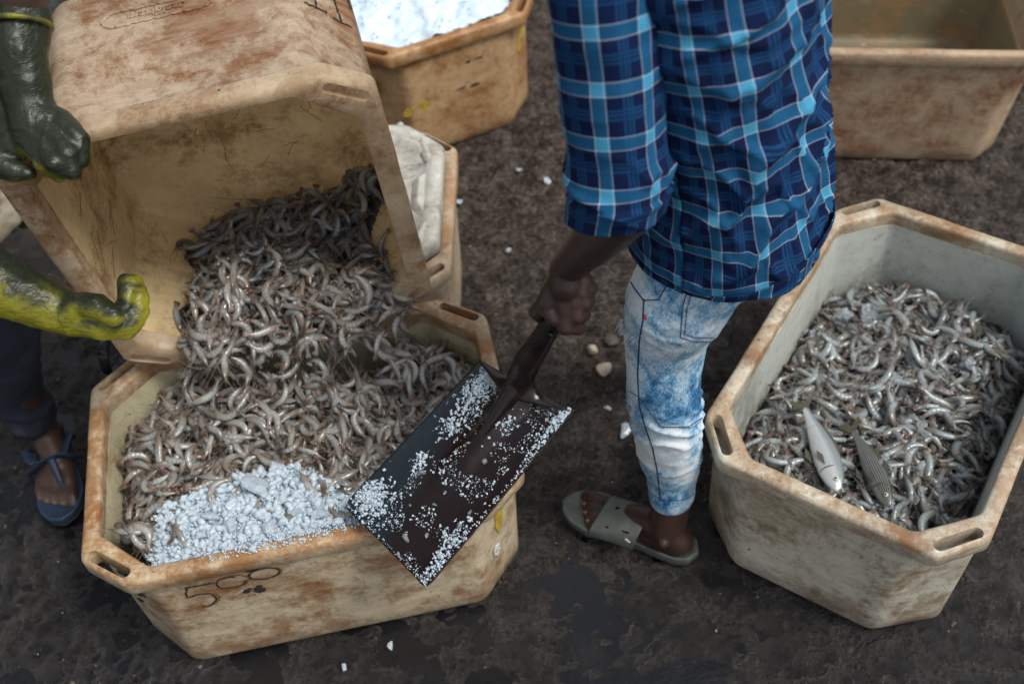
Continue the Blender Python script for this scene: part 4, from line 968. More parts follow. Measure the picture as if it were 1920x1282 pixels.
# crumbs on the rim
for k in range(420):
    t = rng.beta(2.2, 2.0); px = 370+t*320; py = 1043-(px-370)*.225+rng.uniform(-14, 14)+4; p_ = P(px, py, .368)
    lx, ly = local_xy(POSE['A'], p_[0], p_[1])
    if ly < -.2625: continue
    sc.put(p_+[0, 0, .001], rng.uniform(.0012, .0036))
o = sc.obj('crushed_ice', M_ice); setprops(o, 'loose crushed ice along the front edge of the rusty front tub', 'ice', kind='stuff')
o = link('ice_bed', mesh_np('ice_bed', bV, bf_, [M_snow])); setprops(o, 'packed ice under the loose ice in the rusty front tub', 'ice', kind='stuff')
def chunk(px, py, z, size, label, seed, sq=(1, .8, .55), mat=None, name='ice_chunk', cat='ice chunk', group=None, bev=.12, zr=None):
    V, F = rock(seed, 22 if name == 'stone' else 12, sq, bev); V = V*size; r_ = np.random.default_rng(seed); V[:, 2] += .02*size*0
    o = link(name, mesh_np(name, V, F, [mat or M_iceb], smooth=True)); ss = o.modifiers.new('s', 'SUBSURF'); ss.levels = ss.render_levels = 3; ss.subdivision_type = 'CATMULL_CLARK' if name == 'stone' else 'SIMPLE'; V = V*1.0
    dm = apply_mods(o); q_ = np.zeros(len(dm.vertices)*3); dm.vertices.foreach_get('co', q_); q_ = q_.reshape(-1, 3)*1.2; q_ += (size*(.07 if name == 'stone' else .16)*fbm(q_/size*3.0, 4, seed))[:, None]; dm.vertices.foreach_set('co', q_.ravel()); dm.update()
    p_ = P(px, py, z); o.location = p_; o.rotation_euler = (r_.uniform(-.4, .4), r_.uniform(-.4, .4), r_.uniform(0, 6.3) if zr is None else zr)
    setprops(o, label, cat, group); return o
CH = [(478, 912, .360, .030, 'biggest round ice chunk, at the top of the ice in the front tub'), (432, 945, .350, .019, 'rounded ice chunk just left of the biggest one in the front tub'), (393, 970, .350, .016, 'pointed white ice chunk beside a tail-up shrimp in the front tub'),
      (510, 985, .352, .020, 'long slanting ice slab near the middle of the front tub rim'), (375, 1002, .348, .013, 'small ice chunk at the left of the ice patch'), (560, 962, .350, .014, 'oval ice lump right of centre in the ice patch'),
      (532, 930, .354, .012, 'small upright ice chunk right of the biggest one'), (590, 930, .348, .015, 'greyish ice chunk by the right end of the ice patch'), (432, 982, .352, .017, 'flat ice chunk in the middle of the ice patch'),
      (632, 978, .374, .010, 'pointed ice chunk standing on the rim of the front tub'), (473, 1030, .374, .009, 'bright ice chunk lying on the front rim below the ice'), (520, 875, .352, .016, 'dark clear ice chunk among shrimp above the ice patch'),
      (600, 965, .350, .017, 'wide ice chunk near the shovel corner')]
for i, (px, py, z, s, lb) in enumerate(CH): chunk(px, py, z, s*1.05, lb, 300+i, sq=(1, .8, .62), group='ice chunks in the front tub')
CB = [(1630, 588, .185, .030, 'ice lump highest in the pale tub, against its far wall'), (1580, 592, .18, .028, 'ice lump at the far left of the pale tub'), (1530, 625, .18, .018, 'round clear ice disc at the left edge of the shrimp in the pale tub'), (1700, 650, .195, .026, 'clear ice cluster in the upper middle of the pale tub'),
      (1680, 712, .20, .020, 'glassy ice piece with a bright top, middle of the pale tub'), (1812, 678, .19, .024, 'clear ice lump toward the right wall of the pale tub'), (1698, 785, .205, .020, 'rough ice lump right of the silver fish'), (1732, 802, .205, .022, 'rough ice lump farthest right below the middle'),
      (1655, 868, .20, .026, 'large rough ice lump beside the striped fish'), (1668, 940, .195, .020, 'ice lump at the head of the striped fish'), (1622, 918, .19, .018, 'ice lump between the two fish heads near the rim')]
SCB = []
for i, (px, py, z, s, lb) in enumerate(CB):
    for _ in range(4): q_ = P(px, py, z); z = float(HM[int((q_[0]-GX0)/GR)-1:int((q_[0]-GX0)/GR)+2, int((q_[1]-GY0)/GR)-1:int((q_[1]-GY0)/GR)+2].max())+.003; z = max(z, .14)
    for _ in range(26): g_ = P(px+rng.normal(0, 17), py+rng.normal(0, 14), z); SCB.append((g_-[0, 0, .003], rng.uniform(.0018, .006)))
    chunk(px, py, z, s*.85, lb, 340+i, mat=M_icec, sq=(1, .85, .55), group='ice lumps in the pale tub')
sc = Scatter(ROCKS)
for g_, s_g in SCB: sc.put(g_, s_g)
o = sc.obj('ice_slush', M_icec); setprops(o, 'clear slushy ice grains around the ice lumps in the pale tub', 'ice', kind='stuff')
# ice in the back tub
hx = np.linspace(-.34, .34, 90); hy = np.linspace(-.22, .22, 60); A_, B_ = np.meshgrid(hx, hy, indexing='ij'); m_ = in_oct(A_, B_, .735, .465, .09, .0)
pp = np.stack([A_.ravel(), B_.ravel(), A_.ravel()*0], 1); Z_ = (.325+.045*fbm(pp*7, 4, 51)+.035*np.exp(-(pp[:, 0]/.25)**2-(pp[:, 1]/.17)**2)+.012*fbm(pp*45, 3, 9)).reshape(A_.shape)
I = -np.ones(A_.shape, int); I[m_] = np.arange(m_.sum()); q = m_[:-1, :-1] & m_[1:, :-1] & m_[1:, 1:] & m_[:-1, 1:]
F = np.stack([I[:-1, :-1][q], I[1:, :-1][q], I[1:, 1:][q], I[:-1, 1:][q]], 1); V = np.column_stack([A_[m_], B_[m_], Z_[m_]])
Vw = toworld(tubD, V)
o = link('packed_ice', mesh_np('packed_ice', Vw, F, [M_snow])); setprops(o, 'heaped white crushed ice filling the brown tub at the back', 'ice', kind='stuff')
sc = Scatter(ROCKS)
for k in range(900): i = rng.integers(len(Vw)); sc.put(Vw[i]+rng.normal(0, .003, 3)-[0, 0, .002], rng.uniform(.002, .006))
o = sc.obj('loose_ice', M_ice); setprops(o, 'loose ice grains on the heap in the brown back tub', 'ice', kind='stuff')
# ice and stones on the ground
for i, (px, py, s, lb) in enumerate([(862, 377, .014, 'ice bit on the ground left of the sleeve, nearest the lidded tub'), (1027, 338, .012, 'ice bit on the ground close to the plaid sleeve'), (973, 318, .010, 'small grey ice bit on the ground left of the plaid sleeve'), (734, 1210, .010, 'ice bit on wet mud below the front tub'), (645, 1250, .009, 'ice bit lowest on the mud below the front tub'), (1172, 806, .022, 'flat clear ice piece by the knee of the jeans'), (955, 470, .012, 'greyish ice bit on the ground left of the forearm'), (1140, 765, .009, 'pink-white bit on the ground below the pale stones')]):
    chunk(px, py, .008, s, lb, 380+i, sq=(1, .8, .35), group='bits of ice on the ground')
chunk(1133, 692, .010, .023, 'larger flat pale stone on the ground by the jeans', 401, sq=(1, .75, .5), mat=M_stoneW, name='stone', cat='stone', bev=.2)
chunk(1111, 656, .012, .020, 'smaller pale upright stone above the flat one', 402, sq=(.9, .7, .8), mat=M_stoneW, name='stone', cat='stone', bev=.2)
chunk(1148, 640, .010, .024, 'muddy stone half sunk behind the frayed pocket', 404, sq=(1, .7, .4), mat=m_stone('muddy_stone', (.08, .06, .048), (.05, .04, .03)), name='stone', cat='stone', bev=.2)
sc = Scatter([rock(200+i, 12, (1, .85, .6)) for i in range(5)])
gx_ = rng.uniform(-1.6, 2.3, 30000); gy_ = rng.uniform(.6, 4.2, 30000)
km = (rng.random(30000) < .35+.65*np.clip((gy_-1.2)/1.0, 0, 1)) & (fbm(np.stack([gx_*5, gy_*5, gx_*0], 1), 2, 3) > -.12); gx_, gy_ = gx_[km], gy_[km]; gz_ = gheight(gx_, gy_)
for x, y, z in zip(gx_, gy_, gz_):
    sc.put((x, y, z), rng.choice([.0016, .0026, .004, .007], p=[.42, .35, .19, .04]))
o = sc.obj('gravel', M_stoneD, True); setprops(o, 'small dark gravel scattered over the drier ground', 'gravel', kind='stuff')
sc = Scatter(ROCKS)
for k in range(420):
    x, y = rng.uniform(-1.5, 2.0), rng.uniform(.6, 4.0); z = gheight(np.array([x]), np.array([y]))[0]; sc.put((x, y, z+.001), rng.uniform(.0012, .0034))
o = sc.obj('ice_crumbs', M_ice); setprops(o, 'tiny white crumbs of ice and shell scattered over the mud', 'ice', kind='stuff')

# ------------------------------------------------------------------ the two fish
def m_fish(name, back, belly, stripes, dark):
    g = NG(name); uv = g.n('ShaderNodeUVMap').outputs[0]; u, v, _ = g.xyz(uv); co = g.coord()
    vv = g.math('ADD', v, g.math('MULTIPLY', g.math('SUBTRACT', g.noise(co, 60, 3), .5), .05))
    col = g.ramp(vv, [(0, back), (.22, tuple(b*1.5 for b in back)), (.42, belly), (1, belly)])
    if stripes:
        s_ = g.math('PINGPONG', g.math('MULTIPLY', vv, 9.), .5); m = g.math('MULTIPLY', g.mr(s_, .22, .34), g.mr(vv, .66, .76, 1, 0)); col = g.mix(m, col, dark)
    sc_ = g.vor(g.coord('UV', scale=(60, 26, 1)), 1); hd = g.mr(u, .24, .25, 0, 1)
    col = g.mix(g.math('MULTIPLY', g.math('MULTIPLY', sc_, .3), hd), col, (.25, .27, .28))
    g.set(Base_Color=col, Roughness=.22, Metallic=.25, Coat_Weight=.3); g.bump(sc_, .0006, .5); return g.m
M_fishA = m_fish('silver_fish_skin', (.16, .19, .19), (.52, .55, .56), False, (.12, .14, .13))
M_fishB = m_fish('striped_fish_skin', (.10, .10, .085), (.20, .20, .175), True, (.022, .026, .026))
M_fin = simple('olive_fin', (.075, .072, .045), .35); M_iris = simple('pale_iris', (.5, .52, .42), .2)
def make_fish(mouth, tail, mat, label, top, depth=.25, bellyside=1, roll=.0, name='fish'):
    mouth, tail = np.array(mouth), np.array(tail); Lf = np.linalg.norm(tail-mouth); ex = nrm(tail-mouth); up = nrm(np.array([0, 0, 1.])-ex*ex[2]); ey = np.cross(up, ex)*bellyside  # ey towards the back fin
    ey, up = ey*cos(roll)+up*sin(roll), up*cos(roll)-ey*sin(roll)
    NR, NS = 40, 20; V, U = [], []; tk = [0, .03, .10, .2, .34, .5, .66, .8, .88, .92]; hk = [.012, .045, .088, .118, .130, .115, .082, .046, .034, .036]
    for i in range(NR):
        t = i/(NR-1)*.92; h = np.interp(t, tk, hk)*Lf*depth/.25; wd = h*.48 if t < .5 else h*(.48-.3*(t-.5)/.42); bend = .02*Lf*sin(3*t)
        for j in range(NS):
            q = 2*pi*j/NS; V.append(mouth+ex*t*Lf+ey*(h*cos(q)+bend)+up*wd*sin(q)); U.append((t, .5-.5*cos(q)))
    F = [(i*NS+j, i*NS+(j+1) % NS, (i+1)*NS+(j+1) % NS, (i+1)*NS+j) for i in range(NR-1) for j in range(NS)]+[tuple(reversed(range(NS))), tuple((NR-1)*NS+j for j in range(NS))]
    root = bpy.data.objects.new(name, None); COL.objects.link(root); root.location = mouth; setprops(root, label, 'fish')
    world_obj('fish_body', V, F, [mat], mouth, root, uv=U)
    def fin(nm, pts, th=.0012, mt=M_fin):
        k = len(pts); A = [mouth+ex*a*Lf+ey*b*Lf+up*(c*Lf+th) for a, b, c in pts]; B = [p-up*2*th for p in A]
        world_obj(nm, A+B, [tuple(range(k)), tuple(reversed(range(k, 2*k)))]+[(j, k+j, k+(j+1) % k, (j+1) % k) for j in range(k)], [mt], mouth, root, smooth=False)
    fin('tail_fin', [(.90, .025, 0), (1.0, .115, 0), (1.04, .12, .01), (.97, .02, 0), (1.03, -.10, .01), (.99, -.10, 0), (.90, -.02, 0)])
    fin('back_fin', [(.30, .115, 0), (.40, .165, 0), (.50, .145, 0), (.66, .105, 0), (.74, .06, 0), (.5, .09, 0)])
    fin('belly_fin', [(.34, -.115, 0), (.42, -.155, .01), (.52, -.125, 0), (.44, -.10, 0)])
    fin('side_fin', [(.27, -.02, .062), (.36, -.055, .069), (.42, -.05, .070), (.36, -.01, .066)], .0008)
    mbe = MB(); e = mouth+ex*.11*Lf+ey*.02*Lf+up*.038*Lf; mbe.ellipsoid(e, .024*Lf, .024*Lf, .016*Lf, np.column_stack([ex, ey, up])); ir = world_obj('eye', mbe.verts(), mbe.F, [M_iris], mouth, root)
    mbe = MB(); mbe.ellipsoid(e+up*.008*Lf, .013*Lf, .013*Lf, .0105*Lf, np.column_stack([ex, ey, up])); world_obj('pupil', mbe.verts(), mbe.F, [M_eye], mouth, ir).location = (0, 0, 0)
    # gill cover crease
    mg = MB(); mg.tube([mouth+ex*(.22+.02*cos(a))*Lf+ey*(.085*sin(a))*Lf+up*(.058-.034*abs(sin(a))**2)*Lf for a in np.linspace(-1.3, 1.3, 12)], .0011, 6); world_obj('gill_edge', mg.verts(), mg.F, [M_fin], mouth, root)
zf = ZF
make_fish(P(1572, 922, zf), P(1502, 752, zf+.006), M_fishA, 'silver fish lying on shrimp near the left corner of the pale tub', 0, depth=.235, bellyside=-1, roll=.25)
make_fish(P(1668, 950, zf-.008), P(1592, 795, zf-.012), M_fishB, 'smaller dark striped fish beside the silver one', 0, depth=.20, bellyside=-1, roll=.45)

# ------------------------------------------------------------------ shovel
F1, F2, R1, R2 = P(648, 950, .405), P(803, 1106, .405), P(908, 676, .545), P(1084, 770, .545)
upv = nrm(np.cross(F2-F1, R1-F1)); upv = upv if upv[2] > 0 else -upv
SOCK0 = (R1+R2)/2*.5+(R1*.52+R2*.48)*.5; HND = P(1052, 566, .745); SOCK1 = P(1036, 603, .715)
def blade_pt(u, v):  # u 0..1 across (F1->F2 side), v 0..1 front to rear
    p = (F1*(1-u)+F2*u)*(1-v)+(R1*(1-u)+R2*u)*v; a = (u-.5)*2
    lift = .010*abs(a)**3*(1-.2*v)+.005*v*v*abs(a)**2
    rid = math.exp(-(abs(a)/.22)**3)*np.clip((v-.30)/.6, 0, 1)**1.2*.022
    rid2 = .004*math.exp(-(a/.5)**2)*np.clip((v-.2)/.8, 0, 1)
    return p+upv*(lift+rid+rid2)
NU, NV = 61, 71; V = []; 
for j in range(NV):
    for i in range(NU):
        u, v = i/(NU-1), j/(NV-1); a = (u-.5)*2
        cut = 0
        vv = v*(1.0 - .10*math.exp(-((abs(a)-.55)/.28)**2)*(v**6)) # hollowed shoulders either side of the socket
        # rounded corners
        r = .055; uu = u
        if vv < r and min(u, 1-u) < r:
            du, dv = r-min(u, 1-u), r-vv; d = math.hypot(du, dv)
            if d > r: k_ = r/d; mm = r-du*k_; uu = mm if u < .5 else 1-mm; vv = r-dv*k_
        V.append(blade_pt(uu, vv))
V = np.array(V); dn = .0008*fbm(V*22, 3, 4); V += np.outer(dn, upv)
F = [(j*NU+i, j*NU+i+1, (j+1)*NU+i+1, (j+1)*NU+i) for j in range(NV-1) for i in range(NU-1)]
SB = (F1+R2)/2; SB[2] = .40
sroot = bpy.data.objects.new('shovel', None); COL.objects.link(sroot); sroot.location = SB
setprops(sroot, 'black square-mouth shovel sprinkled with crushed ice, held over the front tub', 'shovel')
bl = world_obj('blade', V, F, [M_steel], SB, sroot); so_ = bl.modifiers.new('s', 'SOLIDIFY'); so_.thickness = .0022; so_.offset = -1
mb = MB(); A0 = blade_pt(.5, .66)-upv*.006; A1 = blade_pt(.5, .90)+upv*.006; A2 = blade_pt(.5, .99)+upv*.018
pts = [A0, A1, A2, A2*.7+SOCK1*.3+upv*.006, A2*.4+SOCK1*.6+upv*.003, SOCK1, HND]; rs = [.006, .018, .0235, .0235, .0205, .0180, .0175]
def smooth_path(pts, rs, k=8):
    P_, R2_ = [], []
    for i in range(len(pts)-1):
        p0, p1, p2, p3 = pts[max(i-1, 0)], pts[i], pts[i+1], pts[min(i+2, len(pts)-1)]
        for j in range(k):
            t = j/k; P_.append(.5*((2*p1)+(-p0+p2)*t+(2*p0-5*p1+4*p2-p3)*t*t+(-p0+3*p1-3*p2+p3)*t**3)); R2_.append(rs[i]*(1-t)+rs[i+1]*t)
    P_.append(pts[-1]); R2_.append(rs[-1]); return P_, R2_
sp_, sr_ = smooth_path(pts, rs)
for i in range(len(sp_)-1): mb.capsule(sp_[i], sr_[i], sp_[i+1], sr_[i+1], 20)
SD = nrm(R2-R1)
for sgn in (-1, 1):
    for k in range(26):
        t = k/25; wdt = .44*(1-t)**2.6+.06; top = A1*(1-t)+(A2*.55+SOCK1*.45)*t
        bot = blade_pt(.5+sgn*wdt, .985) if t < .55 else blade_pt(.5+sgn*wdt, .985)*(1-(t-.55)/.45)+(top+SD*sgn*.019)*((t-.55)/.45)
        mb.capsule(top+SD*sgn*.012*(1-t*.3), .005, bot+upv*.0005, .0026, 8)
V, F, N = remesh(mb, .0022, 5, .5)
world_obj('socket', V, F, [M_steel], SB, sroot)
HD = nrm(HND-SOCK1); mb = MB(); mb.tube([HND-HD*.005, HND+HD*.10], [.0168, .0160], 18); world_obj('wooden_handle', mb.verts(), mb.F, [simple('dark_worn_wood', (.06, .038, .022), .6)], SB, sroot)
nS = nrm(np.cross(HD, [0, -.3, 1.])); side = nrm(CAMC-SOCK1-HD*np.dot(CAMC-SOCK1, HD)); mb = MB()
rp_ = SOCK1-HD*.015+side*.0182+np.cross(HD, side)*(.006); mb.ellipsoid(rp_, .0045, .0045, .003, np.column_stack([HD, np.cross(side, HD), side])); world_obj('rivet', mb.verts(), mb.F, [M_steel], SB, sroot)
# ice on the blade
sc = Scatter(ROCKS); sm_ = Scatter([rock(500+i, 18, (1, .85, .5)) for i in range(5)])
def blade_uv(px, py):  # invert by search
    g_ = [(u, v) for u in np.linspace(.02, .98, 25) for v in np.linspace(.02, .98, 40)]; q = project([blade_pt(*a) for a in g_]); k = np.argmin((q[:, 0]-px)**2+(q[:, 1]-py)**2); return g_[k]
def put_blade(u, v, s_, h=0): sc.put(blade_pt(u, v)+upv*(s_*.5+h), s_)
for (px, py, n_, su, sv_, hh) in ((905, 728, 330, .055, .085, .006), (695, 935, 300, .07, .05, .006), (1058, 778, 110, .03, .05, .003), (790, 868, 60, .03, .03, .003), (845, 800, 60, .05, .05, .002), (1028, 815, 50, .02, .08, .002), (820, 1060, 100, .03, .08, .003), (925, 688, 70, .03, .02, .004), (855, 1010, 60, .05, .06, .002), (945, 800, 26, .03, .03, .002)):
    cu, cv = blade_uv(px, py)
    for k in range(n_):
        u, v = cu+rng.normal(0, su), cv+rng.normal(0, sv_)
        for _q in range(3):
            uu_, vv_ = u+rng.normal(0, .006), v+rng.normal(0, .006)
            if .015 < uu_ < .985 and .01 < vv_ < .985: put_blade(uu_, vv_, rng.choice([.0012, .0018, .0028, .0045], p=[.4, .3, .2, .1]), rng.uniform(0, hh*.8))
for k in range(3600):
    u, v = rng.uniform(.02, .985), rng.uniform(.01, .98)
    if fbm(np.array([[u*7, v*9, 2]]), 3, 6)[0] < -.05+.25*(u < .25)*(v > .2): continue
    if u < .24 and .25 < v < .8 and rng.random() < .93: continue
    if abs(u-.5) < .12 and v > .6 and rng.random() < .85: continue
    put_blade(u, v, rng.choice([.0009, .0014, .0022, .0034], p=[.42, .33, .17, .08]))
for k in range(160):
    e = rng.random()
    if e < .5: put_blade(rng.uniform(.955, .99), rng.uniform(.05, .97), rng.uniform(.0012, .003))
    else: put_blade(rng.uniform(.05, .97), rng.uniform(.005, .02), rng.uniform(.0009, .0018))
for px, py, s_ in ((793, 886, .010), (912, 866, .009), (858, 983, .010), (765, 1010, .010), (905, 905, .006), (745, 975, .005), (900, 1040, .006), (820, 945, .007), (880, 830, .006), (735, 1050, .005), (838, 920, .006), (882, 962, .007), (765, 948, .005), (800, 1000, .007), (870, 1010, .006)):
    u, v = blade_uv(px, py); sm_.put(blade_pt(u, v)+upv*.002, s_)
o = sc.obj('ice_grains', M_ice); setprops(o, 'crushed ice grains scattered on the black shovel blade', 'ice', kind='stuff')
o = sm_.obj('ice_flakes', M_icec, False); setprops(o, 'larger clear ice flakes among the grains on the shovel blade', 'ice', kind='stuff')

# ------------------------------------------------------------------ the man in the plaid shirt
FW = np.array([-.82, .57, 0]); FW = FW/np.linalg.norm(FW); LF = np.array([-FW[1], FW[0], 0])*1.0     # facing and his left
if np.dot(LF, [0, -1, 0]) < 0: LF = -LF
MBASE = np.array([.33, 1.30, 0.])
# left foot in its sandal
HEEL = P(1292, 1036, .02); TOE = P(1070, 950, .02); FD = nrm([TOE[0]-HEEL[0], TOE[1]-HEEL[1], 0]); FS = np.array([-FD[1], FD[0], 0]); FS = -FS if FS[1] < 0 else FS   # FS points to the big toe side (far)
FLn = np.linalg.norm((TOE-HEEL)[:2])
def FT(a, b, z): return HEEL*[1, 1, 0]+FD*a*FLn+FS*b+np.array([0, 0, z])
def foot_into(mb, FT, ankle_top, r_top=.036, sgn=1):
    Z = .026
    mb.ellipsoid(FT(.10, 0, Z+.022), .034, .031, .028)
    mb.capsule(FT(.10, 0, Z+.025), .031, FT(.20, .002, Z+.055), .034, 16)
    mb.capsule(FT(.20, .002, Z+.055), .036, ankle_top, r_top, 18)
    mb.capsule(FT(.15, 0, Z+.022), .030, FT(.45, .006, Z+.022), .030, 16)
    mb.capsule(FT(.24, .004, Z+.052), .034, FT(.48, .012, Z+.030), .028, 16)
    mb.capsule(FT(.45, .02, Z+.018), .026, FT(.70, .026, Z+.012), .020, 16)
    mb.capsule(FT(.45, -.012, Z+.012), .024, FT(.64, -.022, Z+.008), .016, 16)
    mb.capsule(FT(.50, .004, Z+.020), .026, FT(.68, .002, Z+.010), .018, 16)
    mb.ellipsoid(FT(.19, .036*1, Z+.058), .012, .010, .013); mb.ellipsoid(FT(.17, -.034, Z+.050), .012, .010, .013)
    mb.capsule(FT(.10, 0, Z+.05), .014, ankle_top+(FT(.06, 0, 0)-FT(.2, 0, 0))*.8, .013, 12)
    toes = [(.030, .945, .0125, .78), (.008, .915, .0092, .74), (-.010, .875, .0086, .70), (-.026, .83, .0080, .66), (-.040, .775, .0076, .61)]
    for b, e, r, s_ in toes:
        mb.capsule(FT(s_-.06, b*.9, Z+.010), r*1.25, FT((s_+e)/2, b, Z+.015), r, 12); mb.capsule(FT((s_+e)/2, b, Z+.015), r*1.0, FT(e-.03, b, Z+.004+r*.3), r*1.02, 12)
    return toes
mb = MB(); ANK = P(1262, 900, .20)
KNEE = P(1256, 790, .47); HIPL = np.array([.30, 1.19, .86]); ANKj = ANK
toesL = foot_into(mb, FT, ANK, .037)
CALF = P(1262, 835, .325); KNEE = P(1256, 780, .43); mb.capsule(ANK, .035, CALF, .040, 18); mb.capsule(CALF, .040, KNEE, .042, 18); KM = P(1250, 650, .60); KM2 = P(1256, 600, .665); mb.capsule(KNEE, .046, KM, .050, 18); mb.capsule(KM, .050, KM2, .058, 18); mb.capsule(KM2, .058, HIPL+np.array([.02, .03, 0]), .070, 18)
# right leg stands behind the left one
HE2 = P(1262, 760, .02); F2D = nrm([.04, 1, 0]); F2S = np.array([-F2D[1], F2D[0], 0])*1.
def FT2(a, b, z): return HE2*[1, 1, 0]+F2D*a*.26+F2S*b+np.array([0, 0, z])
ANK2 = FT2(.18, 0, .20); KNEE2 = np.array([.34, 1.48, .48]); HIPR = np.array([.40, 1.36, .86])
foot_into(mb, FT2, ANK2, .037); mb.capsule(ANK2, .037, KNEE2, .052, 16); mb.capsule(KNEE2, .048, HIPR, .070, 16)
PEL = np.array([.355, 1.275, .90]); CH1 = np.array([.315, 1.275, 1.12]); CH2 = np.array([.285, 1.27, 1.32]); NECK = np.array([.265, 1.28, 1.45]); HEAD = np.array([.225, 1.31, 1.60])
mb.capsule(PEL, .105, CH1, .10, 20); mb.capsule(CH1, .10, CH2, .115, 20); mb.capsule(CH2+LF*.06, .085, CH2-LF*.06, .085, 18); mb.capsule(CH2, .06, NECK, .052, 16); mb.capsule(NECK, .052, HEAD, .055, 16)
SHL = P(1130, -62, 1.34); SHR_ = CH2-LF*.165+np.array([0, 0, .035])
mb.capsule(CH2+LF*.05+np.array([0, 0, .03]), .06, SHL, .055); mb.capsule(CH2-LF*.05+np.array([0, 0, .03]), .06, SHR_, .055)
mb.ellipsoid(HEAD+np.array([0, 0, .025]), .085, .085, .115); FH = nrm(FW+np.array([0, 0, -.35]))
mb.ellipsoid(HEAD+FH*.045+np.array([0, 0, -.015]), .06, .06, .075); mb.capsule(HEAD+FH*.09+np.array([0,0,.01]), .010, HEAD+FH*.108+np.array([0,0,-.015]), .014)
for s_ in (-1, 1): mb.ellipsoid(HEAD+LF*s_*.085+np.array([0, 0, .005]), .010, .018, .03); mb.ellipsoid(HEAD+FH*.082+LF*s_*.03+np.array([0, 0, .025]), .014, .014, .012)
mb.capsule(HEAD+FH*.10+LF*.02+np.array([0, 0, -.045]), .008, HEAD+FH*.10-LF*.02+np.array([0, 0, -.045]), .008)
# left arm and the fist round the shovel
ELB = P(1168, 398, 1.03); WRI = P(1062, 500, .815)
mb.capsule(SHL, .052, ELB, .040, 18); mb.capsule(ELB, .040, ELB*.55+WRI*.45, .037, 18); mb.capsule(ELB*.55+WRI*.45, .037, WRI, .0265, 18)
s_ = HD; n_ = nrm(CAMC-HND-s_*np.dot(CAMC-HND, s_)); m_ = np.cross(s_, n_)
pm = project([HND, HND+m_*.03]);
if pm[1, 0] < pm[0, 0]: m_ = -m_                      # m_ points to the lower right in the picture
G0 = HND+s_*.012
def H(a, m, n): return G0+s_*a+m_*m+n_*n
mcp = [(-.036, .022, .034), (-.012, .031, .034), (.012, .034, .030), (.034, .032, .022)]
WR2 = WRI; pal = H(.004, .006, .040)
mb.capsule(WRI, .0265, pal*.5+WRI*.5, .028, 16)
for i, q in enumerate(mcp):
    K = H(*q); mb.capsule(WRI+(K-WRI)*.12, .022, WRI+(K-WRI)*.7, .0185, 14); mb.capsule(WRI+(K-WRI)*.6, .018, K, .0140-.0006*i, 14)
    r = (.0118, .0120, .0113, .0100)[i]
    PIP = H(q[0]-.006, .044-.002*i, -.006); DIP = H(q[0]-.005, .018, -.030); TIP = H(q[0]-.004, -.010, -.030)
    mb.capsule(K, .0125-.0006*i, PIP, r, 12); mb.capsule(PIP, r, DIP, r*.93, 12); mb.capsule(DIP, r*.93, TIP, r*.85, 12)
mb.capsule(WRI, .02, H(-.012, -.020, .030), .0175, 14); mb.capsule(H(-.012, -.020, .030), .0175, H(-.040, -.031, .012), .0125, 12); mb.capsule(H(-.040, -.031, .012), .0125, H(-.056, -.018, -.014), .0105, 12)
mb.capsule(H(-.03, .0, .036), .012, H(-.02, -.018, .032), .013)
# right arm hangs on the far side
EL2 = SHR_+np.array([.05, .05, -.29]); WR3 = EL2+FW*.08+np.array([.02, .02, -.22]); mb.capsule(SHR_, .050, EL2, .038); mb.capsule(EL2, .038, WR3, .026)
PM2 = WR3+np.array([-.01, 0, -.05]); mb.capsule(WR3, .026, PM2, .026)
for i in range(4): a = PM2+LF*0+FW*(.018-.014*i)+np.array([0, 0, -.025]); b = a+np.array([-.004, 0, -.035]); mb.capsule(a, .010, b, .009); mb.capsule(b, .009, b+np.array([-.012, -.004, -.028]), .008)
mb.capsule(PM2+FW*.02, .013, PM2+FW*.045+np.array([0, 0, -.03]), .010)
V, F, N = remesh(mb, .0028, 7, .5)
def attr_pale(me, val):
    a = me.attributes.new('pale', 'FLOAT', 'POINT'); a.data.foreach_set('value', np.clip(val, 0, 1).astype(np.float32))
MANB = MBASE
sole = np.clip((.040-V[:, 2])/.014, 0, 1)*(V[:, 2] < .06)
tipb = np.zeros(len(V))
for b, e, r, ss in toesL:
    c = FT(e-.005, b, .034); tipb = np.maximum(tipb, np.clip(1-np.linalg.norm(V-c, axis=1)/.013, 0, 1)*.4)
man = world_obj('person', V, F, [M_skin], MANB); attr_pale(man.data, np.maximum(sole*.85, tipb))
setprops(man, 'person seen from behind in a blue plaid shirt and acid-washed jeans, holding the shovel', 'person')
# toenails
mb = MB()
mb2 = [(.030, .925, .0125, .010), (.008, .905, .0092, .006), (-.010, .865, .0086, .0055), (-.026, .82, .008, .005), (-.040, .765, .0076, .0045)]
for b, e, r, wn in mb2:
    mb = MB(); M = np.column_stack([FD, FS, [0, 0, 1]]); mb.ellipsoid(FT(e-.01, b,   .026+.007+r*.78), wn*.95, wn*.8, .0028, M@_ry(.35)); world_obj('toenail', mb.verts(), mb.F, [M_nail], MANB, man)
# hair cap
mb = MB(); mb.ellipsoid(HEAD+np.array([.012, -.006, .045]), .090, .090, .105); V, F, N = remesh(mb, .004, 2); V += N*(.003*fbm(V*160, 2, 3))[:, None]; kz = V[:, 2] > HEAD[2]-.01
world_obj('hair', V, F, [M_hair], MANB, man)

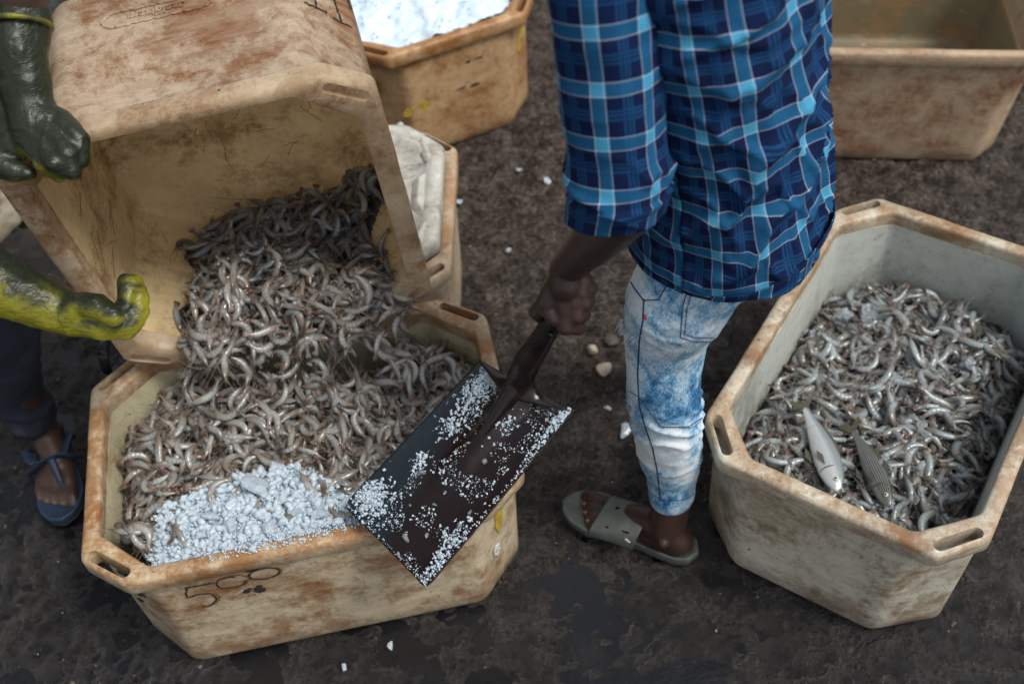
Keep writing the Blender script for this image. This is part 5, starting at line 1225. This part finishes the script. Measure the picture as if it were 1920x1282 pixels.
# slide sandal
def outline(k=48, grow=0.):
    w_ = [(0, .000), (.04, .024), (.12, .034), (.25, .035), (.42, .034), (.6, .042), (.75, .048), (.88, .040), (.96, .024), (1.0, 0)]
    A = []
    for i in range(k): t = .5-.5*cos(pi*i/(k-1)); A.append((t, np.interp(t, [q[0] for q in w_], [q[1] for q in w_])))
    up_ = [(a, b+.006*sin(pi*a)+grow*(1 if 0 < b else 0)) for a, b in A]; dn_ = [(a, -b+.004*sin(pi*a)-grow) for a, b in A][::-1]
    return up_+dn_[1:-1]
def sandal(FTf, parent, base, z0=.006, mat=M_slide, strap=True):
    rt = bpy.data.objects.new('slide_sandal', None); COL.objects.link(rt); rt.parent = parent; rt.location = (0, 0, 0)
    O = outline(); n = len(O)
    def ring(g_, z, lift=0): 
        cx_ = .5; return [FTf((a-.5)*(1+g_*2)*1.11+.5, b*(1+g_*4), z+lift*(4*(a-.5)**2)) for a, b in O]
    V, F = loft_loops([np.array(ring(-.03, z0-.002)), np.array(ring(0, z0)), np.array(ring(.012, z0+.010))], capfirst=True, caplast=True); world_obj('outsole', V, F, [M_soleD], base, rt)
    V, F = loft_loops([np.array(ring(.008, z0+.0102)), np.array(ring(.016, z0+.014)), np.array(ring(.016, z0+.026, .004)), np.array(ring(.006, z0+.029, .004)), np.array(ring(-.02, z0+.024, .003)), np.array(ring(-.10, z0+.020, .002))], capfirst=True, caplast=True)
    f = world_obj('footbed', V, F, [mat], base, rt)
    return rt
sd_ = sandal(FT, man, MANB); sandal(FT2, man, MANB)
# strap: arch over the foot between a=.44 and a=.76
NA, NB = 60, 100; V = []; holes = [(.22, .28), (.22, .68), (.47, .26), (.47, .66), (.72, .27), (.72, .67)]
for i in range(NA):
    s0 = i/(NA-1)
    for j in range(NB):
        q = j/(NB-1); an = pi*q
        a0, a1 = .40+.12*(1-q)**1.5*1.0, .735+.03*q-.05*(1-q)
        a0 = .40+.10*(abs(q-.5)*2)**2*(0)+(.05 if q < .5 else 0)*(1-2*q)
        a = a0+(a1-a0)*s0+.035*sin(an)*(1 if s0 < .5 else 1)*(-1 if s0 < .3 else 0)
        hgt = (.052-.022*s0); wd = .046+.003*s0
        pw = .62; cx_, sx_ = cos(an), sin(an)
        V.append(FT(a, -(-1)*wd*np.sign(cx_)*abs(cx_)**pw*(-1)*-1, .030+hgt*sx_**.75 if sx_ > 1e-6 else .030))
V = np.array(V); F = []
for i in range(NA-1):
    for j in range(NB-1):
        c_ = ((j+.5)/(NB-1), (i+.5)/(NA-1))
        if any(((c_[0]-h[0])/.017)**2+((c_[1]-h[1])/.048)**2 < 1 for h in holes): continue
        F.append((i*NB+j, i*NB+j+1, (i+1)*NB+j+1, (i+1)*NB+j))
st_ = world_obj('strap', V, F, [M_slide], MANB, sd_); md = st_.modifiers.new('s', 'SOLIDIFY'); md.thickness = .0045; md.offset = 0; md2 = st_.modifiers.new('b', 'SUBSURF'); md2.levels = md2.render_levels = 1
mb = MB(); mb.tube([FT(.44+.02*sin(t*9), -.045-.001, .040+.022*t) for t in np.linspace(0, 1, 8)], [.0035, .0045, .003, .005, .003, .004, .0045, .002], 6, flat=.25, up=-FS); world_obj('strap_label', mb.verts(), mb.F, [M_white], MANB, sd_)

# ---- lofted cloth
class Loft:
    def __init__(s, st, ax, ay, disp=None): s.st = st; s.ax, s.ay = np.array(ax, float), np.array(ay, float); s.disp = disp
    def rings(s, NVr, NUr):
        k = len(s.st); T = np.linspace(0, k-1, NVr); C = np.array([q[0] for q in s.st], float); A = np.array([q[1] for q in s.st], float); B = np.array([q[2] for q in s.st], float)
        def cr(X):
            out = []
            for t in T:
                i = min(int(t), k-2); f = t-i; p0, p1, p2, p3 = X[max(i-1, 0)], X[i], X[i+1], X[min(i+2, k-1)]
                out.append(.5*((2*p1)+(-p0+p2)*f+(2*p0-5*p1+4*p2-p3)*f*f+(-p0+3*p1-3*p2+p3)*f**3))
            return np.array(out)
        C, A, B = cr(C), cr(A), cr(B); th = np.linspace(0, 2*pi, NUr+1); ct, st_ = np.cos(th), np.sin(th)
        pw = .9; ct2 = np.sign(ct)*np.abs(ct)**pw; st2 = np.sign(st_)*np.abs(st_)**pw
        N0 = s.ax[None]*ct[:, None]+s.ay[None]*st_[:, None]
        V = C[:, None]+A[:, None, None]*ct2[None, :, None]*s.ax+B[:, None, None]*st2[None, :, None]*s.ay
        cum = np.concatenate([[0], np.cumsum(np.linalg.norm(np.diff(C, axis=0), axis=1))])
        TH, VV = np.meshgrid(th, cum); 
        if s.disp is not None: V = V+s.disp(TH, VV/cum[-1], V)[:, :, None]*N0[None]
        return V, TH, VV
def grid_faces(nv, nu): return np.array([(i*nu+j, i*nu+j+1, (i+1)*nu+j+1, (i+1)*nu+j) for i in range(nv-1) for j in range(nu-1)])
# torso: theta 0 = his left, pi/2 = facing, -pi/2 = back
def nz(a, b, c=0, sc_=1., seed=0, o=3): 
    p = np.stack([np.ravel(a), np.ravel(b), np.full(np.size(a), float(c))], 1)*sc_; return fbm(p, o, seed).reshape(np.shape(a))
def torso_disp(TH, t, V):
    cx_, cy_ = np.cos(TH), np.sin(TH)
    back = np.clip(-np.sin(TH)*.8+.45*np.cos(TH)+.25, 0, 1.2)
    # diagonal drag folds running down to the right across the back, stronger near the waist
    ph = V[:, :, 2]*26+TH*2.4+1.6*nz(cx_*1.2, cy_*1.2, 0, 1.3, 61)+nz(cx_, V[:, :, 2]*5, 1, 1.5, 5)*3
    f1 = np.abs(np.sin(ph*1.0)); f1 = (1-f1)**1.6
    ph2 = V[:, :, 2]*36-TH*3.1+nz(cx_*2, V[:, :, 2]*4, 3, 1.2, 9)*4; f2 = (1-np.abs(np.sin(ph2)))**2
    amp = .55+.9*np.exp(-((V[:, :, 2]-1.0)/.17)**2)
    lg = nz(cx_*1.5, V[:, :, 2]*6, cy_.mean(), 1.4, 77)
    hm_ = 1-.75*np.clip(1-t/.10, 0, 1)
    return ((.010*f1*amp+.005*f2*amp)*back*1.2+.012*lg-.006+.0022*nz(TH*6, V[:, :, 2]*30, 0, 1, 13))*hm_
def ctr(px, py, z, dx=0, dy=0): return P(px, py, z)+np.array([dx, dy, 0])
TS = [((.352, 1.246, .795), .165, .150), ((.350, 1.248, .83), .163, .150), ((.345, 1.25, .90), .158, .145), ((.338, 1.255, .98), .157, .138), ((.325, 1.262, 1.08), .160, .133), ((.308, 1.268, 1.18), .168, .133), ((.292, 1.27, 1.28), .178, .132), ((.283, 1.272, 1.36), .175, .118), ((.272, 1.28, 1.42), .12, .085), ((.266, 1.285, 1.46), .068, .066)]
torso = Loft(TS, LF, FW, torso_disp); NVt, NUt = 190, 220; V, TH, VV = torso.rings(NVt, NUt)
# hem: dips at the left and back, rises over the hip at the right edge
tn = np.linspace(0, 1, NVt)[:, None]; hem = np.clip(1-tn/.12, 0, 1); V[:, :, 2] += hem*(.044+.008*np.cos(2*TH+.6)+.050*np.clip(-np.sin(TH+.25), 0, 1)**1.5)
uvs = np.stack([TH/(2*pi)*.99+.013*np.sin(TH*3), VV*1.0], -1)
shirt = world_obj('plaid_shirt', V.reshape(-1, 3), grid_faces(NVt, NUt+1), [M_plaid], MANB, man, uv=uvs.reshape(-1, 2)); md = shirt.modifiers.new('s', 'SOLIDIFY'); md.thickness = .0016; md.offset = -1
def sleeve(S, E, C2, rad, nm, parent, sd, ax_hint):
    d = nrm(E-S); ax_ = nrm(np.cross(d, ax_hint)); ay_ = np.cross(d, ax_)
    st = [(S-d*.05+np.array([0, 0, .012]), rad*.72, rad*.75), (S, rad*1.02, rad*1.0), (S*.8+E*.2, rad*1.06, rad*1.02), (S*.6+E*.4, rad*1.0, rad), (S*.4+E*.6, rad*.98, rad*.98), (S*.2+E*.8, rad*.96, rad*.96), (E, rad*.95, rad*.97), (E+(C2-E)*.5, rad*.90, rad*.92), (C2, rad*.86, rad*.9)]
    def dsp(TH, t, V):
        f = (1-np.abs(np.sin(t*17+TH*1.3+2*nz(np.cos(TH), t*5, sd, 1.3, sd))))**2; endf = np.exp(-((t-.86)/.12)**2); g_ = .010*f*endf+.005*nz(np.cos(TH)*1.5, t*7, sd+2, 1.3, sd+1)
        cr = .006*np.clip((t-.90)/.01, 0, 1)  # turned-up cuff stands proud
        return g_+cr
    lf = Loft(st, ax_, ay_, dsp); nv_, nu_ = 130, 110; V, TH, VV = lf.rings(nv_, nu_); uvs = np.stack([TH/(2*pi)*rad*2*pi*1.02+.02, VV+.013], -1)
    o = world_obj(nm, V.reshape(-1, 3), grid_faces(nv_, nu_+1), [M_plaid], MANB, parent, uv=uvs.reshape(-1, 2))
    if parent is not man: o.location = V[0, 0]*0
    md = o.modifiers.new('s', 'SOLIDIFY'); md.thickness = .0022; md.offset = -1; return o
ELs = P(1163, 350, 1.065); CUF = P(1152, 400, 1.025)
sleeve(SHL+LF*.0, ELs, CUF, .066, 'sleeve', shirt, 3, FW); 
sleeve(SHR_, EL2, EL2+(WR3-EL2)*.15, .060, 'sleeve', shirt, 7, FW)
# jeans: fused from tapered limbs, then wrinkled
mb = MB(); JH = P(1258, 925, .165)
jst = [(JH, .0475), (P(1260, 880, .235), .0505), (P(1254, 835, .325), .0610), (P(1250, 790, .41), .0635), (P(1246, 752, .47), .0645), (P(1245, 700, .545), .0665), (P(1247, 650, .60), .0695), (P(1253, 600, .665), .0755), (P(1272, 560, .735), .0830), (np.array([.31, 1.20, .83]), .088)]
for (a, ra), (b, rb) in zip(jst[:-1], jst[1:]): mb.capsule(a, ra, b, rb, 28)
jr = [(ANK2+np.array([0, 0, -.02]), .047), (ANK2*.5+KNEE2*.5, .056), (KNEE2, .062), (KNEE2*.5+HIPR*.5, .074), (HIPR, .09)]
for (a, ra), (b, rb) in zip(jr[:-1], jr[1:]): mb.capsule(a, ra, b, rb, 24)
BT = PEL-FW*.045; mb.ellipsoid(BT+LF*.06+np.array([0, 0, -.055]), .085, .085, .10); mb.ellipsoid(BT-LF*.07+np.array([0, 0, -.055]), .085, .085, .10)
mb.capsule(PEL+LF*.05+np.array([0, 0, -.03]), .105, PEL+LF*.04+np.array([0, 0, .05]), .095, 28); mb.capsule(PEL-LF*.06+np.array([0, 0, -.03]), .105, PEL-LF*.04+np.array([0, 0, .05]), .095, 28)
V, F, N = remesh(mb, .0045, 10, .5)
z_ = V[:, 2]; an_ = np.arctan2(V[:, 1]-JH[1], V[:, 0]-JH[0])
kn = .85*np.exp(-((z_-.445)/.055)**2)+.35*np.exp(-((z_-.30)/.05)**2)+.3*np.exp(-((z_-.72)/.06)**2); wob = fbm(V*9, 2, 31)*2.2
fold = (1-np.abs(np.sin(z_*74+wob*2.2+an_*1.6)))**1.5
V = V+N*(fold*kn*.0085+.003*fbm(V*24, 3, 14)+.004*fbm(V*7, 2, 15))[:, None]
keep = z_ > JH[2]-.028
# open the hem: drop the rounded end below the cuff line
idm = -np.ones(len(V), int); hemz = JH[2]-.022+.0*z_; keep = (z_ > hemz) | (V[:, 1] > 1.36); idm[keep] = np.arange(keep.sum()); Fk = np.array([f for f in np.asarray(F) if keep[list(f)].all()]) if not isinstance(F, np.ndarray) else F[keep[F].all(1)]
jeans = world_obj('jeans', V[keep], idm[Fk], [M_jeans], MANB, man); md = jeans.modifiers.new('s', 'SOLIDIFY'); md.thickness = .0018; md.offset = -1
JV, JN = V, N
from mathutils.bvhtree import BVHTree
bvh = BVHTree.FromPolygons([tuple(v) for v in V], [tuple(int(i) for i in f) for f in np.asarray(F)])
def seam(nm, pxs, rad, mat, off=.0006, sub=10):
    pts = []
    for (a, b), (c, d) in zip(pxs[:-1], pxs[1:]):
        k = max(2, int(math.hypot(c-a, d-b)/6))
        for j in range(k): pts.append((a+(c-a)*j/k, b+(d-b)*j/k))
    pts.append(pxs[-1]); out = []
    for px, py in pts:
        h = bvh.ray_cast(Vector(CAMC), Vector(nrm(ray(px, py))))
        if h[0] is not None: out.append(np.array(h[0])+np.array(h[1])*off)
    if len(out) < 2: return
    m_ = MB(); m_.tube(out, rad, 6, flat=.6); return world_obj(nm, m_.verts(), m_.F, [mat], MANB, jeans)
seam('side_seam', [(1208, 560), (1206, 600), (1199, 640), (1196, 700), (1199, 760), (1210, 800), (1224, 840), (1232, 880), (1237, 920), (1238, 938)], .0014, M_seam)
seam('back_pocket', [(1290, 540), (1280, 575), (1276, 632), (1300, 640), (1350, 640), (1372, 610), (1378, 590)], .0011, M_seam)
seam('back_pocket', [(1299, 540), (1288, 580), (1284, 626), (1302, 632), (1346, 633)], .0008, M_seam)
seam('front_pocket', [(1170, 505), (1190, 540), (1207, 563), (1235, 562), (1250, 535)], .0014, M_seam)
seam('knee_seam', [(1174, 730), (1200, 745), (1240, 800), (1290, 800), (1322, 780)], .0009, M_seam)
seam('hem_stitch', [(1206, 905), (1225, 928), (1250, 938), (1285, 936), (1316, 912)], .0008, M_seam)
seam('red_tab', [(1211, 590), (1211, 598)], .0028, M_red, .0015)
# frayed tear at the front pocket
mf = MB(); rr = random.Random(9)
for k in range(70):
    t = rr.random(); px, py = 1158-4*sin(t*3)+rr.uniform(-3, 4)+(t > .6)*(t-.6)*90, 545+t*90
    h = bvh.ray_cast(Vector(CAMC), Vector(nrm(ray(max(px, 1163+10*t), py))))
    if h[0] is None: continue
    p0 = np.array(h[0])+np.array(h[1])*.001; d = nrm(np.array([-.8+rr.uniform(-.4, .5), rr.uniform(-.6, .3), rr.uniform(-.9, .1)])); l = rr.uniform(.006, .020)
    mf.tube([p0, p0+d*l*.5+np.array([0, 0, -.001]), p0+d*l+np.array([0, 0, -.004])], [.0010, .0007, .0004], 4)
o = world_obj('frayed_tear', mf.verts(), mf.F, [M_fray], MANB, jeans); o['kind'] = 'stuff'

# ------------------------------------------------------------------ the worker with the gloves
WB = np.array([-1.28, 1.66, 0.])
mb = MB(); A1_ = P(112, 826, .085); KN1 = P(-5, 610, .47); PEL2 = np.array([-1.42, 1.78, .90]); CHW = np.array([-1.40, 1.62, 1.28]); HDW = np.array([-1.38, 1.42, 1.58])
hw = P(100, 838, .02); HD2 = nrm([.30, -.95, 0]); HS2 = np.array([-HD2[1], HD2[0], 0]);  HS2 = HS2 if HS2[0] > 0 else -HS2
def FT3(a, b, z): return hw*[1, 1, 0]+HD2*(a-.18)*.25+HS2*b+np.array([0, 0, z])
toes3 = foot_into(mb, FT3, FT3(.18, 0, .17), .036)
def FT4(a, b, z): return np.array([-1.50, 1.75, 0])+np.array([.5, -.87, 0])*(a-.18)*.25+np.array([.87, .5, 0])*b+np.array([0, 0, z])
foot_into(mb, FT4, FT4(.18, 0, .2), .036)
mb.capsule(FT3(.18, 0, .17), .036, KN1, .05); mb.capsule(KN1, .052, PEL2+np.array([.09, 0, -.03]), .08); KN2 = np.array([-1.52, 1.70, .5]); mb.capsule(FT4(.18, 0, .2), .036, KN2, .05); mb.capsule(KN2, .05, PEL2+np.array([-.09, 0, -.03]), .08)
mb.capsule(PEL2, .12, CHW, .125, 20); mb.capsule(CHW+np.array([.14, .05, .05]), .055, CHW+np.array([-.14, -.05, .05]), .055); mb.capsule(CHW, .07, HDW, .05); mb.ellipsoid(HDW+np.array([0, -.02, .04]), .085, .095, .115)
mb.capsule(HDW+np.array([0.02, -.11, .03]), .012, HDW+np.array([.02, -.125, .01]), .015)
SW1 = CHW+np.array([.16, -.02, .05]); SW2 = CHW+np.array([.10, -.14, .0])
# upper glove: forearm comes down from above the frame
GE1 = np.array([-1.0, 1.28, 1.30]); GW1 = P(38, 175, 1.02); GW1b = P(40, -60, 1.20)
mb.capsule(SW1, .05, GW1b, .042); mb.capsule(GW1b, .042, GW1, .034)
GW2 = P(118, 568, .70); GE2 = P(-60, 520, .74); mb.capsule(SW2, .048, GE2+np.array([-.10, .08, .06]), .042); mb.capsule(GE2+np.array([-.10, .08, .06]), .042, GW2, .03)
V, F, N = remesh(mb, .005, 6); sole = np.clip((.040-V[:, 2])/.014, 0, 1); tipb = np.zeros(len(V))
for b, e, r, ss in toes3: tipb = np.maximum(tipb, np.clip(1-np.linalg.norm(V-FT3(e-.01, b, .034), axis=1)/.012, 0, 1)*.7)
wk = world_obj('person', V, F, [M_skin2], WB); attr_pale(wk.data, np.maximum(sole*.8, tipb)); setprops(wk, 'person at the left edge in dark jeans and yellow-green rubber gloves tipping the tub', 'person')
mb = MB()
for (a, ra), (b, rb) in zip([(FT3(.16, -.002, .145), .058), (FT3(.14, -.01, .24), .060), (KN1, .078)], [(FT3(.14, -.01, .24), .060), (KN1, .078), (PEL2+np.array([.09, 0, -.03]), .10)]): mb.capsule(a, ra, b, rb, 22)
for (a, ra), (b, rb) in zip([(FT4(.18, 0, .15), .06), (KN2, .075)], [(KN2, .075), (PEL2+np.array([-.09, 0, -.03]), .10)]): mb.capsule(a, ra, b, rb, 22)
mb.capsule(PEL2+np.array([.05, 0, 0]), .13, PEL2+np.array([-.05, 0, .1]), .125, 22)
V, F, N = remesh(mb, .006, 8); V = V+N*(.012*fbm(V*11, 3, 5)+.006*(1-np.abs(np.sin(V[:, 2]*60+4*fbm(V*5, 2, 8))))**2*np.exp(-((V[:, 2]-.2)/.12)**2))[:, None]
world_obj('dark_jeans', V, F, [M_navy], WB, wk)
mb = MB(); mb.capsule(CHW+np.array([0, .03, -.38]), .15, CHW, .16, 22); mb.capsule(CHW+np.array([.15, .05, .05]), .08, CHW+np.array([-.15, -.05, .05]), .08)
V, F, N = remesh(mb, .008, 8); V = V+N*(.012*fbm(V*9, 3, 6))[:, None]; world_obj('dark_shirt', V, F, [M_navy], WB, wk)
# flip-flop
sd3 = sandal(FT3, wk, WB, z0=.008, mat=M_flip); sd3.name = 'flip_flop'
mb = MB()
arcp = [FT3(.44, .050, .034), FT3(.50, .046, .060), FT3(.53, .022, .088), FT3(.54, -.004, .088), FT3(.52, -.03, .066), FT3(.46, -.047, .034)]
p2, r2 = smooth_path(arcp, [.018]*6, 6); mb.tube(p2, r2, 12, flat=.22, up=[0, 0, 1]); 
mb.tube(smooth_path([FT3(.20, .046, .032), FT3(.30, .048, .07), FT3(.50, .035, .082)], [.014, .013, .012], 6)[0], .012, 10, flat=.25); mb.tube(smooth_path([FT3(.20, -.046, .032), FT3(.30, -.048, .07), FT3(.50, -.03, .078)], [.014, .013, .012], 6)[0], .012, 10, flat=.25)
mb.tube([FT3(.54, .01, .088), FT3(.72, .016, .060), FT3(.80, .018, .032)], [.010, .006, .005], 8)
V, F, N = remesh(mb, .0025, 3); world_obj('strap', V, F, [M_flip], WB, sd3)
# gloves
def glove(nm, chains, tonefn, vox=.0035, wr=.006, seed=1, cuff=None):
    mb = MB()
    for pts, rs in chains: mb.chain(pts, rs, 16)
    V, F, N = remesh(mb, .003, 4, .5); q = V*17
    V = V+N*(wr*fbm(q, 3, seed)*.7+.0012*(1-np.abs(np.sin(fbm(V*14, 2, seed+5)*7)))**3)[:, None]
    o = world_obj(nm, V, F, [M_glove], WB, wk); attr_pale(o.data, tonefn(V, N))
    if cuff:
        c0, d0, r0 = cuff; d0 = nrm(d0); a0 = nrm(np.cross(d0, [0, 0, 1.])); b0 = np.cross(d0, a0); mc = MB(); mc.tube([c0+a0*r0*cos(t)+b0*r0*sin(t) for t in np.linspace(0, 2*pi, 40)[:-1]], .0045, 8, closed=True); q = world_obj('cuff_bead', mc.verts(), mc.F, [M_glove], WB, o); q.location = (0, 0, 0); attr_pale(q.data, np.full(len(mc.verts()), .5)); return o
# upper: back of the hand faces the camera, fingers hooked over the rim
u_w = P(60, 215, 1.0); u_p = P(70, 262, .985)
def U(px, py, z): return P(px, py, z+.03)
ch = [([U(34, 42, 1.10), U(36, 100, 1.07), U(44, 150, 1.04), U(56, 195, 1.01), U(66, 240, .99)], [0.0483, 0.0431, 0.0389, 0.0357, 0.0378]),
      ([U(-10, 80, 1.06), U(10, 200, 1.0), U(24, 268, .97)], [0.0315, 0.0336, 0.0315]),
      ([U(66, 225, 1.0), U(110, 232, .995), U(145, 262, .985), U(150, 300, .965)], [0.0315, 0.0211, 0.0186, 0.0160]),
      ([U(66, 235, .995), U(98, 255, .99), U(127, 292, .98), U(135, 322, .96)], [0.0315, 0.0198, 0.0179, 0.0154]),
      ([U(60, 245, .99), U(82, 272, .985), U(104, 308, .975), U(110, 328, .955)], [0.0294, 0.0192, 0.0173, 0.0147]),
      ([U(50, 250, .985), U(66, 282, .98), U(84, 305, .97), U(92, 318, .95)], [0.0273, 0.0179, 0.0160, 0.0141]),
      ([U(-5, 255, .98), U(-5, 300, .96), U(28, 322, .95), U(52, 326, .945)], [0.0273, 0.0205, 0.0166, 0.0147])]
def tone1(V, N): q = project(V); t = np.clip((q[:, 1]-312)/14, 0, 1)*(q[:, 0] < 75); low = np.clip((-N[:, 2]-.1)*1.2, 0, 1)*.5; return .12+.75*t+low
gw1 = None
# tone by the glove's own geometry: thumb and palm side are yellow
def tone_by(pts, rad, basev):
    def f(V, N):
        d = np.full(len(V), 9.)
        for p in pts: d = np.minimum(d, np.linalg.norm(V-p, axis=1))
        return basev+np.clip(1.25-d/rad, 0, 1)*.75
    return f
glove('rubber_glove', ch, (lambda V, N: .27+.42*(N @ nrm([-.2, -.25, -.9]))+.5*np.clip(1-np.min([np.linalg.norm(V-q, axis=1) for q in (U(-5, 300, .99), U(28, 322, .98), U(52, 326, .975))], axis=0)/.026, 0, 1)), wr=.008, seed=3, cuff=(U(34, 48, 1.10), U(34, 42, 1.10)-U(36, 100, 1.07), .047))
L_ = lambda px, py, z: P(px, py, z)
ch = [([L_(-60, 510, .76), L_(-5, 532, .74), L_(60, 560, .72), L_(110, 582, .70), L_(150, 596, .69)], [0.0630, 0.0567, 0.0483, 0.0399, 0.0347]),
      ([L_(150, 596, .69), L_(190, 608, .685), L_(222, 612, .68)], [0.0347, 0.0284, 0.0190]),
      ([L_(222, 600, .685), L_(252, 592, .68), L_(262, 560, .695), L_(250, 530, .705)], [0.0210, 0.0186, 0.0173, 0.0154]),
      ([L_(215, 612, .68), L_(246, 610, .672), L_(262, 585, .68), L_(258, 548, .69)], [0.0210, 0.0186, 0.0173, 0.0160]),
      ([L_(205, 618, .675), L_(236, 620, .665), L_(256, 600, .668), L_(250, 562, .68)], [0.0189, 0.0179, 0.0166, 0.0154]),
      ([L_(222, 590, .69), L_(240, 574, .69), L_(240, 545, .705), L_(236, 528, .71)], [0.0189, 0.0179, 0.0160, 0.0147]),
      ([L_(135, 588, .705), L_(155, 570, .725), L_(182, 574, .730), L_(212, 592, .722)], [0.0294, 0.0199, 0.0211, 0.0173])]
yel = [L_(x, y, z) for x, y, z in ((262, 560, .695), (258, 585, .675), (246, 612, .665), (225, 622, .66), (200, 622, .665), (170, 618, .67), (140, 612, .67), (100, 600, .68), (60, 585, .69), (20, 565, .70), (-20, 550, .71), (258, 540, .70))]
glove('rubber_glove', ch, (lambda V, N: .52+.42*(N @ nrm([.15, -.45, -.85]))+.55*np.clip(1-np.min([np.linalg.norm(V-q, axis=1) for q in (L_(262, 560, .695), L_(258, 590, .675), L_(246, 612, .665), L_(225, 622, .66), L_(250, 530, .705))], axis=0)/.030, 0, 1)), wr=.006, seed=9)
